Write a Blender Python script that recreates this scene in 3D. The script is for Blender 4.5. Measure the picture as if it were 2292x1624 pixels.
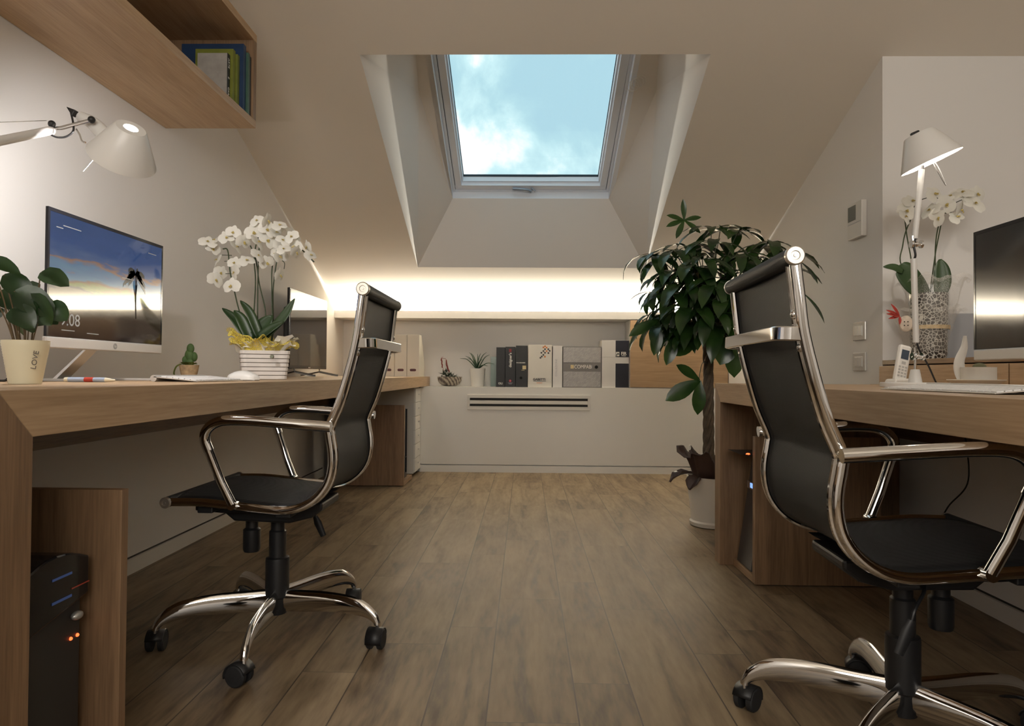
import bpy, bmesh, math, random
from mathutils import Vector, Matrix
random.seed(7)
for o in list(bpy.data.objects): bpy.data.objects.remove(o)
SC = bpy.context.scene; COL = SC.collection
PI = math.pi; R = math.radians

# ------------------------------------------------------------------ camera
EYE = 0.745
yaw, pitch, roll = R(1.1036), R(0.8662), R(0.4248)
fw = Vector((-math.sin(yaw)*math.cos(pitch), math.cos(yaw)*math.cos(pitch), math.sin(pitch)))
ri = Vector((math.cos(yaw), math.sin(yaw), 0)); up = ri.cross(fw)
rr = math.cos(roll)*ri + math.sin(roll)*up; uu = -math.sin(roll)*ri + math.cos(roll)*up
cd = bpy.data.cameras.new('camera'); cam = bpy.data.objects.new('camera', cd); COL.objects.link(cam)
cd.sensor_width = 36.0; cd.lens = 1530.0/2292*36.0; cd.clip_start = 0.02
cam.matrix_world = Matrix(((rr.x, uu.x, -fw.x, 0), (rr.y, uu.y, -fw.y, 0), (rr.z, uu.z, -fw.z, EYE), (0, 0, 0, 1)))
SC.camera = cam
vs = SC.view_settings
SC.display_settings.display_device = 'sRGB'
vs.view_transform = 'Standard'; vs.look = 'None'; vs.exposure = 0.0; vs.gamma = 1.0; vs.use_curve_mapping = False
SC.cycles.max_bounces = 12; SC.cycles.diffuse_bounces = 7; SC.cycles.glossy_bounces = 6; SC.cycles.transmission_bounces = 8
SC.cycles.sample_clamp_indirect = 6.0; SC.cycles.use_denoising = True; SC.cycles.caustics_reflective = False; SC.cycles.caustics_refractive = False

# ------------------------------------------------------------------ sky
w = bpy.data.worlds.new('sky'); SC.world = w; w.use_nodes = True
nt = w.node_tree; nt.nodes.clear()
def nd(t, ty, **k):
    n = t.nodes.new(ty)
    for a, b in k.items(): setattr(n, a, b)
    return n
out = nd(nt, 'ShaderNodeOutputWorld'); bg = nd(nt, 'ShaderNodeBackground'); tc = nd(nt, 'ShaderNodeTexCoord')
n1 = nd(nt, 'ShaderNodeTexNoise'); n1.inputs['Scale'].default_value = 4.2; n1.inputs['Detail'].default_value = 7; n1.inputs['Roughness'].default_value = .55; n1.inputs['Distortion'].default_value = .35
mp = nd(nt, 'ShaderNodeMapping'); mp.inputs['Location'].default_value = (2.32, 4.4, .3); mp.inputs['Scale'].default_value = (1.6, 1.6, 1.3)
nt.links.new(tc.outputs['Generated'], mp.inputs['Vector']); nt.links.new(mp.outputs['Vector'], n1.inputs['Vector'])
sep = nd(nt, 'ShaderNodeSeparateXYZ'); nt.links.new(tc.outputs['Generated'], sep.inputs[0])
mr = nd(nt, 'ShaderNodeMapRange'); mr.inputs['From Min'].default_value = .40; mr.inputs['From Max'].default_value = .27; mr.inputs['To Min'].default_value = -.06; mr.inputs['To Max'].default_value = .14
nt.links.new(sep.outputs['Z'], mr.inputs['Value'])
mr2 = nd(nt, 'ShaderNodeMapRange'); mr2.inputs['From Min'].default_value = .02; mr2.inputs['From Max'].default_value = -.08; mr2.inputs['To Min'].default_value = -.09; mr2.inputs['To Max'].default_value = .09
nt.links.new(sep.outputs['X'], mr2.inputs['Value'])
ad = nd(nt, 'ShaderNodeMath', operation='ADD'); ad2 = nd(nt, 'ShaderNodeMath', operation='ADD')
nt.links.new(n1.outputs['Fac'], ad.inputs[0]); nt.links.new(mr.outputs[0], ad.inputs[1]); nt.links.new(ad.outputs[0], ad2.inputs[0]); nt.links.new(mr2.outputs[0], ad2.inputs[1])
cr = nd(nt, 'ShaderNodeValToRGB'); e = cr.color_ramp.elements
e[0].position = .40; e[0].color = (.39, .60, .69, 1); e[1].position = .62; e[1].color = (1.0, 1.0, 1.0, 1)
x = e.new(.48); x.color = (.43, .65, .72, 1); x = e.new(.545); x.color = (.56, .78, .82, 1)
nt.links.new(ad2.outputs[0], cr.inputs['Fac']); nt.links.new(cr.outputs[0], bg.inputs['Color']); bg.inputs['Strength'].default_value = 1.3
nt.links.new(bg.outputs[0], out.inputs['Surface'])

# ------------------------------------------------------------------ large lights: cove strip, added soft fill behind the camera
def area(name, loc, rot, sx, sy, power, col):
    l = bpy.data.lights.new(name, 'AREA'); l.shape = 'RECTANGLE'; l.size = sx; l.size_y = sy; l.energy = power; l.color = col
    o = bpy.data.objects.new(name, l); COL.objects.link(o); o.location = loc; o.rotation_euler = rot; return o
COVE_W, ROOM_W, LAMP_L, LAMP_R = 215.0, 66.0, 11.5, 4.5
area('cove_led_light', (.04, 5.224, 1.1795), (R(180), 0, 0), 2.93, .032, COVE_W, (1.0, .935, .80))
area('room_fill_light', (.1, -2.1, 1.75), (R(97), 0, 0), 2.4, 1.1, ROOM_W, (1.0, .945, .87))  # added fill with no fixture, standing in for bounce off the rear wall

# ------------------------------------------------------------------ materials
MATS = {}
def mat(name, col, rough=.6, metal=0.0, spec=.5, coat=0.0, emit=None, estr=0.0, trans=0.0, ior=1.45, bump=0.0, bscale=200.0, vary=0.0, vscale=6.0, sss=0.0, alpha=1.0):
    if name in MATS: return MATS[name]
    m = bpy.data.materials.new(name); m.use_nodes = True; t = m.node_tree; b = t.nodes['Principled BSDF']
    b.inputs['Base Color'].default_value = (*col, 1); b.inputs['Roughness'].default_value = rough; b.inputs['Metallic'].default_value = metal
    b.inputs['Specular IOR Level'].default_value = spec; b.inputs['Coat Weight'].default_value = coat; b.inputs['IOR'].default_value = ior
    b.inputs['Transmission Weight'].default_value = trans; b.inputs['Alpha'].default_value = alpha
    if sss: b.inputs['Subsurface Weight'].default_value = sss; b.inputs['Subsurface Radius'].default_value = (.01, .01, .006)
    if emit: b.inputs['Emission Color'].default_value = (*emit, 1); b.inputs['Emission Strength'].default_value = estr
    co = nd(t, 'ShaderNodeTexCoord')
    if vary:
        n = nd(t, 'ShaderNodeTexNoise'); n.inputs['Scale'].default_value = vscale; n.inputs['Detail'].default_value = 4
        t.links.new(co.outputs['Object'], n.inputs['Vector'])
        r = nd(t, 'ShaderNodeMapRange'); r.inputs['To Min'].default_value = 1-vary; r.inputs['To Max'].default_value = 1+vary; r.inputs['From Min'].default_value = .3; r.inputs['From Max'].default_value = .7
        t.links.new(n.outputs['Fac'], r.inputs['Value'])
        v = nd(t, 'ShaderNodeVectorMath', operation='SCALE'); v.inputs[0].default_value = col
        t.links.new(r.outputs[0], v.inputs['Scale']); t.links.new(v.outputs[0], b.inputs['Base Color'])
    if bump:
        n = nd(t, 'ShaderNodeTexNoise'); n.inputs['Scale'].default_value = bscale; n.inputs['Detail'].default_value = 2
        t.links.new(co.outputs['Object'], n.inputs['Vector'])
        bp = nd(t, 'ShaderNodeBump'); bp.inputs['Strength'].default_value = bump; bp.inputs['Distance'].default_value = .002
        t.links.new(n.outputs['Fac'], bp.inputs['Height']); t.links.new(bp.outputs[0], b.inputs['Normal'])
    MATS[name] = m; return m

def wood(name, dark, light, axis, scale=1.0, rough=.45, contrast=1.0):
    """oak veneer, the grain runs along the given axis"""
    m = bpy.data.materials.new(name); m.use_nodes = True; t = m.node_tree; b = t.nodes['Principled BSDF']
    co = nd(t, 'ShaderNodeTexCoord'); mp = nd(t, 'ShaderNodeMapping')
    s = [1.0, 1.0, 1.0]; s['XYZ'.index(axis)] = .045
    mp.inputs['Scale'].default_value = s; t.links.new(co.outputs['Object'], mp.inputs['Vector'])
    a = nd(t, 'ShaderNodeTexNoise'); a.inputs['Scale'].default_value = 26*scale; a.inputs['Detail'].default_value = 6; a.inputs['Distortion'].default_value = .6
    f = nd(t, 'ShaderNodeTexNoise'); f.inputs['Scale'].default_value = 210*scale; f.inputs['Detail'].default_value = 3
    for n in (a, f): t.links.new(mp.outputs[0], n.inputs['Vector'])
    mx = nd(t, 'ShaderNodeMath', operation='MULTIPLY_ADD'); mx.inputs[1].default_value = .45
    t.links.new(f.outputs['Fac'], mx.inputs[0]); 
    h = nd(t, 'ShaderNodeMath', operation='MULTIPLY'); h.inputs[1].default_value = .55; t.links.new(a.outputs['Fac'], h.inputs[0]); t.links.new(h.outputs[0], mx.inputs[2])
    c = nd(t, 'ShaderNodeValToRGB'); c.color_ramp.elements[0].position = .5-.16/contrast; c.color_ramp.elements[1].position = .5+.16/contrast
    c.color_ramp.elements[0].color = (*dark, 1); c.color_ramp.elements[1].color = (*light, 1)
    t.links.new(mx.outputs[0], c.inputs['Fac']); t.links.new(c.outputs[0], b.inputs['Base Color'])
    b.inputs['Roughness'].default_value = rough
    bp = nd(t, 'ShaderNodeBump'); bp.inputs['Strength'].default_value = .12; bp.inputs['Distance'].default_value = .001
    t.links.new(mx.outputs[0], bp.inputs['Height']); t.links.new(bp.outputs[0], b.inputs['Normal'])
    return m

WALL = mat('wall_paint', (.74, .725, .705), .85, bump=.05, bscale=90)
CEIL = mat('ceiling_paint', (.72, .665, .58), .9, bump=.05, bscale=90)
WHITE = mat('white_lacquer', (.72, .70, .66), .5)
WHITEPL = mat('white_plastic', (.78, .77, .74), .35)
FRAMEW = mat('window_white', (.78, .82, .88), .4)
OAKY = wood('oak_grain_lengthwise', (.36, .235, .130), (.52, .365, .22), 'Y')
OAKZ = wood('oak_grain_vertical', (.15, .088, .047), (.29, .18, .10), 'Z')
OAKX = wood('oak_grain_crosswise', (.30, .19, .10), (.44, .30, .175), 'X')
CHROME = mat('chrome', (.78, .77, .76), .07, 1.0)
STEEL = mat('brushed_steel', (.6, .6, .6), .3, 1.0)
BLACKPL = mat('black_plastic', (.012, .012, .013), .45)
BLACKGL = mat('black_gloss', (.008, .008, .01), .12)
RUBBER = mat('black_rubber', (.015, .015, .016), .7)
SOIL = mat('soil', (.06, .04, .025), .95, bump=.6, bscale=300)
DARKSTEM = mat('dark_stem', (.035, .05, .02), .5)
MESHF = mat('black_mesh_fabric', (.009, .009, .0095), .6, spec=.22)
t = MESHF.node_tree; b = t.nodes['Principled BSDF']; co = nd(t, 'ShaderNodeTexCoord')
wv = nd(t, 'ShaderNodeTexWave'); wv.inputs['Scale'].default_value = 160; wv.bands_direction = 'Y'; wv2 = nd(t, 'ShaderNodeTexWave'); wv2.inputs['Scale'].default_value = 160; wv2.bands_direction = 'Z'
t.links.new(co.outputs['Object'], wv.inputs['Vector']); t.links.new(co.outputs['Object'], wv2.inputs['Vector'])
mm = nd(t, 'ShaderNodeMath', operation='MULTIPLY'); t.links.new(wv.outputs['Fac'], mm.inputs[0]); t.links.new(wv2.outputs['Fac'], mm.inputs[1])
bp = nd(t, 'ShaderNodeBump'); bp.inputs['Strength'].default_value = .3; bp.inputs['Distance'].default_value = .001; t.links.new(mm.outputs[0], bp.inputs['Height']); t.links.new(bp.outputs[0], b.inputs['Normal'])
b.inputs['Sheen Weight'].default_value = .03

def leafmat(name, c1, c2, rough=.32):
    m = bpy.data.materials.new(name); m.use_nodes = True; t = m.node_tree; b = t.nodes['Principled BSDF']
    co = nd(t, 'ShaderNodeTexCoord'); n = nd(t, 'ShaderNodeTexNoise'); n.inputs['Scale'].default_value = 9; t.links.new(co.outputs['Object'], n.inputs['Vector'])
    c = nd(t, 'ShaderNodeValToRGB'); c.color_ramp.elements[0].position = .35; c.color_ramp.elements[1].position = .65
    c.color_ramp.elements[0].color = (*c1, 1); c.color_ramp.elements[1].color = (*c2, 1); t.links.new(n.outputs['Fac'], c.inputs['Fac']); t.links.new(c.outputs[0], b.inputs['Base Color'])
    b.inputs['Roughness'].default_value = rough
    tr = nd(t, 'ShaderNodeBsdfTranslucent'); t.links.new(c.outputs[0], tr.inputs['Color']); mx = nd(t, 'ShaderNodeMixShader'); mx.inputs[0].default_value = .22
    o = t.nodes['Material Output']; t.links.new(b.outputs[0], mx.inputs[1]); t.links.new(tr.outputs[0], mx.inputs[2]); t.links.new(mx.outputs[0], o.inputs['Surface'])
    return m
LEAF = leafmat('glossy_green_leaf', (.012, .034, .010), (.028, .068, .014), .24)
LEAFD = leafmat('dark_green_leaf', (.012, .032, .010), (.025, .06, .016))
LEAFO = leafmat('orchid_leaf', (.016, .042, .012), (.035, .07, .02), .4)
ALOE = leafmat('aloe_leaf', (.03, .075, .035), (.06, .12, .06), .5)
PETAL = leafmat('white_petal', (.80, .79, .72), (.88, .87, .82), .6)
LIP = mat('yellow_lip', (.50, .40, .14), .6)

# tiled floor: alternating wide and narrow wood-look planks, 0.8 m long
def floor_mat():
    m = bpy.data.materials.new('wood_look_floor_planks'); m.use_nodes = True; t = m.node_tree; b = t.nodes['Principled BSDF']
    L = t.links.new
    def M(op, a, b_=None, c=None):
        n = nd(t, 'ShaderNodeMath', operation=op)
        for i, v in enumerate((a, b_, c)):
            if v is None: continue
            if isinstance(v, (int, float)): n.inputs[i].default_value = v
            else: L(v, n.inputs[i])
        return n.outputs[0]
    co = nd(t, 'ShaderNodeTexCoord'); s = nd(t, 'ShaderNodeSeparateXYZ'); L(co.outputs['Object'], s.inputs[0])
    P, W = .335, .2
    u = M('DIVIDE', M('ADD', s.outputs['X'], .079+P*6), P); k = M('FLOOR', u); fr = M('MULTIPLY', M('FRACT', u), P)
    nar = M('GREATER_THAN', fr, W)
    col = M('ADD', M('MULTIPLY', k, 2), nar)              # column number, 12 = wide plank right of x=-0.079
    offs = {10: .285, 11: .415, 12: .67, 13: .06, 14: .585, 15: .245, 9: .1, 8: .55, 7: .35, 6: .72, 5: .2, 4: .48, 3: .02, 2: .6, 16: .42, 17: .75, 18: .13, 19: .5, 20: .3, 21: .68, 22: .05, 23: .38}
    r = nd(t, 'ShaderNodeValToRGB'); r.color_ramp.interpolation = 'CONSTANT'; els = r.color_ramp.elements
    els[0].position = 0; els[0].color = (.3, .3, .3, 1); els[1].position = 2/32.; els[1].color = (offs[2],)*3+(1,)
    for kk in range(3, 24):
        q = els.new(kk/32.-.001); q.color = (offs[kk],)*3+(1,)
    L(M('DIVIDE', M('ADD', col, .3), 32.), r.inputs['Fac'])
    v = M('DIVIDE', M('SUBTRACT', s.outputs['Y'], r.outputs[0]), .8); row = M('FLOOR', v); fv = M('MULTIPLY', M('FRACT', v), .8)
    gw = .0017
    def edge(x, a):     # 1 near the plank edge
        return M('LESS_THAN', M('ABSOLUTE', M('SUBTRACT', x, a)), gw)
    g = M('MAXIMUM', M('MAXIMUM', edge(fr, 0), edge(fr, W)), M('MAXIMUM', edge(fv, 0), M('GREATER_THAN', fr, P-gw)))
    # per plank random
    cmb = nd(t, 'ShaderNodeCombineXYZ'); L(col, cmb.inputs[0]); L(row, cmb.inputs[1])
    wn = nd(t, 'ShaderNodeTexWhiteNoise'); wn.noise_dimensions = '3D'; L(cmb.outputs[0], wn.inputs['Vector'])
    sv = nd(t, 'ShaderNodeVectorMath', operation='SCALE'); sv.inputs['Scale'].default_value = 7.0; L(wn.outputs['Color'], sv.inputs[0])
    av = nd(t, 'ShaderNodeVectorMath', operation='ADD'); L(co.outputs['Object'], av.inputs[0]); L(sv.outputs[0], av.inputs[1])
    mp = nd(t, 'ShaderNodeMapping'); mp.inputs['Scale'].default_value = (1, .16, 1); L(av.outputs[0], mp.inputs['Vector'])
    a = nd(t, 'ShaderNodeTexNoise'); a.inputs['Scale'].default_value = 9; a.inputs['Detail'].default_value = 7; a.inputs['Distortion'].default_value = 1.4; L(mp.outputs[0], a.inputs['Vector'])
    f = nd(t, 'ShaderNodeTexNoise'); f.inputs['Scale'].default_value = 70; f.inputs['Detail'].default_value = 4; L(mp.outputs[0], f.inputs['Vector'])
    mix = M('ADD', M('MULTIPLY', a.outputs['Fac'], .68), M('MULTIPLY', f.outputs['Fac'], .32))
    mix2 = M('ADD', mix, M('MULTIPLY', M('SUBTRACT', wn.outputs['Value'], .5), .11))
    c = nd(t, 'ShaderNodeValToRGB'); e = c.color_ramp.elements
    e[0].position = .34; e[0].color = (.09, .060, .036, 1); e[1].position = .64; e[1].color = (.30, .225, .138, 1); q = e.new(.48); q.color = (.205, .148, .089, 1)
    L(mix2, c.inputs['Fac'])
    mg = nd(t, 'ShaderNodeMixRGB'); L(g, mg.inputs[0]); L(c.outputs[0], mg.inputs[1]); mg.inputs[2].default_value = (.07, .05, .033, 1)
    L(mg.outputs[0], b.inputs['Base Color']); b.inputs['Roughness'].default_value = .46; b.inputs['Specular IOR Level'].default_value = .35
    bp = nd(t, 'ShaderNodeBump'); bp.inputs['Strength'].default_value = .25; bp.inputs['Distance'].default_value = .001
    L(M('SUBTRACT', mix, g), bp.inputs['Height']); L(bp.outputs[0], b.inputs['Normal'])
    return m
FLOOR = floor_mat()

# ------------------------------------------------------------------ mesh helpers
class MB:
    def __init__(s): s.v = []; s.f = []; s.m = []
    def add(s, vs, fs, m=0):
        n = len(s.v); s.v += [tuple(q) for q in vs]; s.f += [tuple(i+n for i in f) for f in fs]; s.m += [m]*len(fs); return s
    def box(s, x0, x1, y0, y1, z0, z1, m=0):
        x0, x1 = sorted((x0, x1)); y0, y1 = sorted((y0, y1)); z0, z1 = sorted((z0, z1))
        return s.add([(x0,y0,z0),(x1,y0,z0),(x1,y1,z0),(x0,y1,z0),(x0,y0,z1),(x1,y0,z1),(x1,y1,z1),(x0,y1,z1)],
                     [(0,3,2,1),(4,5,6,7),(0,1,5,4),(1,2,6,5),(2,3,7,6),(3,0,4,7)], m)
    def obox(s, M, sx, sy, sz, m=0):      # oriented box, centred on M
        vs = [M @ Vector((a*sx/2, b*sy/2, c*sz/2)) for c in (-1, 1) for a, b in ((-1,-1),(1,-1),(1,1),(-1,1))]
        return s.add(vs, [(0,3,2,1),(4,5,6,7),(0,1,5,4),(1,2,6,5),(2,3,7,6),(3,0,4,7)], m)
    def prism(s, poly, axis, a, b, m=0):  # polygon in the two other axes (order XYZ without axis), extruded a..b
        def P(p, c):
            q = list(p); q.insert('XYZ'.index(axis), c); return tuple(q)
        n = len(poly); vs = [P(p, a) for p in poly]+[P(p, b) for p in poly]
        return s.add(vs, [tuple(range(n)), tuple(range(2*n-1, n-1, -1))]+[(i, i+n, (i+1) % n+n, (i+1) % n) for i in range(n)], m)
    def tube(s, pts, r, n=12, m=0, caps=True, sq=None, a0=0.0):
        """tube along pts; r number or list; sq=(a,b) makes an elliptical section: a across (horizontal), b along up"""
        pts = [Vector(p) for p in pts]; k = len(pts)
        rs = r if isinstance(r, (list, tuple)) else [r]*k
        tang = []
        for i in range(k):
            d = (pts[min(i+1, k-1)]-pts[max(i-1, 0)])
            tang.append(d.normalized() if d.length > 1e-9 else Vector((0, 0, 1)))
        ref = Vector((0, 0, 1)) if abs(tang[0].z) < .9 else Vector((1, 0, 0))
        nrm = (ref - tang[0]*ref.dot(tang[0])).normalized()
        vs = []
        for i in range(k):
            nrm = (nrm - tang[i]*nrm.dot(tang[i]))
            nrm = nrm.normalized() if nrm.length > 1e-6 else tang[i].orthogonal().normalized()
            bi = tang[i].cross(nrm)
            ra = rs[i]; rb = ra
            if sq: ra, rb = sq[i] if isinstance(sq, list) else sq
            for j in range(n):
                a = a0+2*PI*j/n; vs.append(pts[i]+nrm*math.cos(a)*rb+bi*math.sin(a)*ra)
        fs = [(i*n+j, i*n+(j+1) % n, (i+1)*n+(j+1) % n, (i+1)*n+j) for i in range(k-1) for j in range(n)]
        if caps: fs += [tuple(range(n-1, -1, -1)), tuple((k-1)*n+j for j in range(n))]
        return s.add(vs, fs, m)
    def lathe(s, prof, c=(0, 0, 0), n=32, m=0, M=None, ripple=None):
        """profile (r,z) revolved about z"""
        vs = []
        for i, (r, z) in enumerate(prof):
            for j in range(n):
                a = 2*PI*j/n; rr_ = r if not ripple else r*(1+ripple(i, j))
                p = Vector((rr_*math.cos(a), rr_*math.sin(a), z))
                p = (M @ p) if M else p+Vector(c); vs.append(p)
        k = len(prof)
        fs = [(i*n+j, i*n+(j+1) % n, (i+1)*n+(j+1) % n, (i+1)*n+j) for i in range(k-1) for j in range(n)]
        if prof[0] == prof[-1]: return s.add(vs, fs, m)
        if prof[0][0] > 1e-6: fs.append(tuple(range(n-1, -1, -1)))
        if prof[-1][0] > 1e-6: fs.append(tuple((k-1)*n+j for j in range(n)))
        return s.add(vs, fs, m)
    def ball(s, c, r, n=12, k=8, m=0, sc=(1, 1, 1)):
        prof = [(max(1e-7, math.sin(PI*i/k)), -math.cos(PI*i/k)) for i in range(k+1)]
        vs0 = len(s.v); s.lathe([(a*r, b_*r) for a, b_ in prof], (0, 0, 0), n, m)
        for i in range(vs0, len(s.v)): p = s.v[i]; s.v[i] = (c[0]+p[0]*sc[0], c[1]+p[1]*sc[1], c[2]+p[2]*sc[2])
        return s
    def grid(s, rows, m=0):
        n = len(rows[0]); vs = [p for r_ in rows for p in r_]
        return s.add(vs, [(i*n+j, i*n+j+1, (i+1)*n+j+1, (i+1)*n+j) for i in range(len(rows)-1) for j in range(n-1)], m)
    def build(s, name, mats, parent=None, smooth=False, bevel=0.0, solid=0.0, subd=0, local=False, kind=None):
        me = bpy.data.meshes.new(name)
        off = Matrix.Identity(4)
        if parent is not None and not local: off = WM[parent.name].inverted()
        me.from_pydata([tuple(off @ Vector(q)) for q in s.v], [], s.f)
        mats = mats if isinstance(mats, (list, tuple)) else [mats]
        for q in mats: me.materials.append(q)
        me.polygons.foreach_set('material_index', s.m)
        bm = bmesh.new(); bm.from_mesh(me); bmesh.ops.remove_doubles(bm, verts=bm.verts, dist=1e-6)
        if not solid: bmesh.ops.recalc_face_normals(bm, faces=bm.faces)
        bm.to_mesh(me); bm.free()
        if smooth: me.polygons.foreach_set('use_smooth', [True]*len(me.polygons))
        me.update()
        o = bpy.data.objects.new(name, me); COL.objects.link(o)
        if smooth:
            try: me.set_sharp_from_angle(angle=R(38))
            except Exception: pass
        if parent is not None: o.parent = parent
        WM[o.name] = (WM[parent.name].copy() if parent is not None else Matrix.Identity(4))
        if solid: q = o.modifiers.new('solid', 'SOLIDIFY'); q.thickness = solid; q.offset = 0
        if bevel: q = o.modifiers.new('bevel', 'BEVEL'); q.width = bevel; q.segments = 2; q.limit_method = 'ANGLE'; q.angle_limit = R(40)
        if subd: q = o.modifiers.new('sub', 'SUBSURF'); q.levels = subd; q.render_levels = subd
        if kind: o['kind'] = kind
        return o
WM = {}
def tag(o, label, cat, group=None, kind=None):
    o['label'] = label; o['category'] = cat
    if group: o['group'] = group
    if kind: o['kind'] = kind
    return o
def thing(name, loc, label, cat, group=None, rz=0.0):
    o = bpy.data.objects.new(name, None); COL.objects.link(o); o.empty_display_size = .05
    o.location = loc; o.rotation_euler = (0, 0, rz)
    WM[o.name] = Matrix.Translation(loc) @ Matrix.Rotation(rz, 4, 'Z')
    return tag(o, label, cat, group)
def struct(mb, name, m, **k):
    o = mb.build(name, m, **k); o['kind'] = 'structure'; return o
def text_part(s, size, M, m, name, parent, extrude=.0004, bold=0.0, sx=1.0):
    cu = bpy.data.curves.new('txt', 'FONT'); cu.body = s; cu.size = size; cu.align_x = 'CENTER'; cu.align_y = 'CENTER'; cu.extrude = extrude; cu.offset = bold; cu.resolution_u = 3
    to = bpy.data.objects.new('txt', cu); COL.objects.link(to)
    dg = bpy.context.evaluated_depsgraph_get(); dg.update(); me = bpy.data.meshes.new_from_object(to.evaluated_get(dg))
    bpy.data.objects.remove(to)
    off = WM[parent.name].inverted() @ M @ Matrix.Diagonal((sx, 1, 1, 1))
    me.transform(off); me.materials.clear(); me.materials.append(m); me.name = name
    o = bpy.data.objects.new(name, me); COL.objects.link(o); o.parent = parent; WM[o.name] = WM[parent.name].copy(); return o
def face_mY(x, y, z, roll_=0.0):      # text lying in a plane facing -Y
    return Matrix.Translation((x, y, z)) @ Matrix.Rotation(R(90), 4, 'X') @ Matrix.Rotation(roll_, 4, 'Z')
def face_pX(x, y, z):                 # facing +X
    return Matrix.Translation((x, y, z)) @ Matrix.Rotation(R(90), 4, 'Z') @ Matrix.Rotation(R(90), 4, 'X')
def face_mX(x, y, z):
    return Matrix.Translation((x, y, z)) @ Matrix.Rotation(R(-90), 4, 'Z') @ Matrix.Rotation(R(90), 4, 'X')
def bez(pts, n=8):                    # catmull-rom through points
    P = [Vector(p) for p in pts]; P = [P[0]*2-P[1]]+P+[P[-1]*2-P[-2]]; o = []
    for i in range(1, len(P)-2):
        for k in range(n):
            t_ = k/n; a, b_, c, d = P[i-1], P[i], P[i+1], P[i+2]
            o.append(.5*((2*b_)+(c-a)*t_+(2*a-5*b_+4*c-d)*t_*t_+(3*b_-3*c+d-a)*t_**3))
    o.append(P[-2]); return o
def leaf(mb, base, d, upv, L, W, droop=.3, fold=.15, m=0, n=6, shape=None, wavy=0.0):
    """a blade from base along d, bending down"""
    d = Vector(d).normalized(); u = Vector(upv); u = (u-d*u.dot(d)).normalized(); s = d.cross(u)
    rows = []; p = Vector(base); a = 0.0
    for i in range(n+1):
        t_ = i/n
        wd = (shape(t_) if shape else math.sin(PI*min(1, t_*.93+.05))**.8)*W/2
        dd = (d*math.cos(a)-u*math.sin(a)); un = (u*math.cos(a)+d*math.sin(a))
        wv_ = wavy*math.sin(t_*17)*W
        rows.append([p-s*wd+un*(abs(wd)*fold*2+wv_), p-s*wd*.5+un*abs(wd)*fold, p, p+s*wd*.5+un*abs(wd)*fold, p+s*wd+un*(abs(wd)*fold*2-wv_)])
        p = p+dd*(L/n); a += droop/n*1.0
    mb.grid(rows, m)

# ------------------------------------------------------------------ the room
XL, XR, YB, YN, ZL = -1.448, 1.523, 5.146, 5.413, .641       # walls, cabinet front, niche back, ledge height
XF = 2.45
def roofz(y): return 3.231-.379*y
YR = 1.2; ZC = roofz(YR)
struct(MB().box(-1.6, 2.6, -2.4, 5.6, -.1, 0), 'floor', FLOOR)
struct(MB().prism([(-2.3, 0), (5.513, 0), (5.513, roofz(5.513)+.02), (YR, ZC+.02), (-2.3, ZC+.02)], 'X', XL-.1, XL), 'wall_left', WALL)
struct(MB().box(XL-.1, XF+.1, -2.4, -2.3, 0, ZC+.05), 'wall_front', WALL)
struct(MB().box(XL, XR, YN, YN+.1, ZL-.2, 1.155), 'wall_back', WALL)
struct(MB().prism([(2.942, 0), (5.513, 0), (5.513, roofz(5.513)+.02), (2.942, roofz(2.942)+.02)], 'X', XR, XF+.1), 'wall_right', WALL)
struct(MB().prism([(-2.3, 0), (2.942, 0), (2.942, roofz(2.942)+.02), (YR, ZC+.02), (-2.3, ZC+.02)], 'X', XF, XF+.1), 'wall_right_near', WALL)
# sloped roof with the skylight opening and flat ceiling
O = [(-.727, 2.93), (.787, 2.93), (.815, 4.655), (-.74, 4.655)]
def rp(x, y): return (x, y, roofz(y))
mb = MB(); xa, xb = XL-.1, XF+.1
V = [rp(xa, YR), rp(xb, YR), rp(xb, 2.93), rp(xb, 4.655), rp(xb, 5.55), rp(xa, 5.55), rp(xa, 4.655), rp(xa, 2.93)]+[rp(*q) for q in O]
mb.add(V, [(0, 1, 2, 9, 8, 7), (2, 3, 10, 9), (3, 4, 5, 6, 11, 10), (7, 8, 11, 6)])
mb.add([(xa, -2.4, ZC), (xb, -2.4, ZC), (xb, YR, ZC), (xa, YR, ZC)], [(0, 1, 2, 3)])
ro = struct(mb, 'ceiling', CEIL)
# skylight shaft: side cheeks, splays towards the smaller window, bottom apron, hidden top
WK = .92; W0L, W0R = Vector((-.53*WK, 4.89*WK, EYE+1.255*WK)), Vector((.59*WK, 4.89*WK, EYE+1.255*WK))
sl = Vector((0, -1.17, .485)).normalized(); nl = Vector((0, .485, 1.17)).normalized(); WU = 1.32; WL = WU*WK
W1L, W1R = W0L+sl*WL, W0R+sl*WL
P0L, P0R, P1R, P1L = [Vector(rp(*q)) for q in O]
QL = Vector((-.582, 3.638, 2.257)); QR = Vector((.690, 3.638, 2.257))
def onwin(x, s_): return Vector((x, W0L.y, W0L.z))+sl*s_
RL, RR = onwin(-.56, WL), onwin(.655, WL)
mb = MB()
sgrid = MB()
mb.add([P0L, P1L, QL, RL], [(0, 1, 2), (0, 2, 3)]); mb.add([P0R, P1R, QR, RR], [(2, 1, 0), (3, 2, 0)])
mb.add([P1L, W0L, W1L, RL, QL], [(0, 1, 4), (1, 2, 3, 4)]); mb.add([P1R, W0R, W1R, RR, QR], [(4, 1, 0), (4, 3, 2, 1)])
mb.add([P1L, P1R, W0R, W0L], [(0, 1, 2, 3)])
mb.add([P0L, P0R, RR, RL], [(0, 1, 2, 3)])
struct(mb, 'trim_1', mat('shaft_plaster', (.74, .715, .68), .85), bevel=0)
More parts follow.
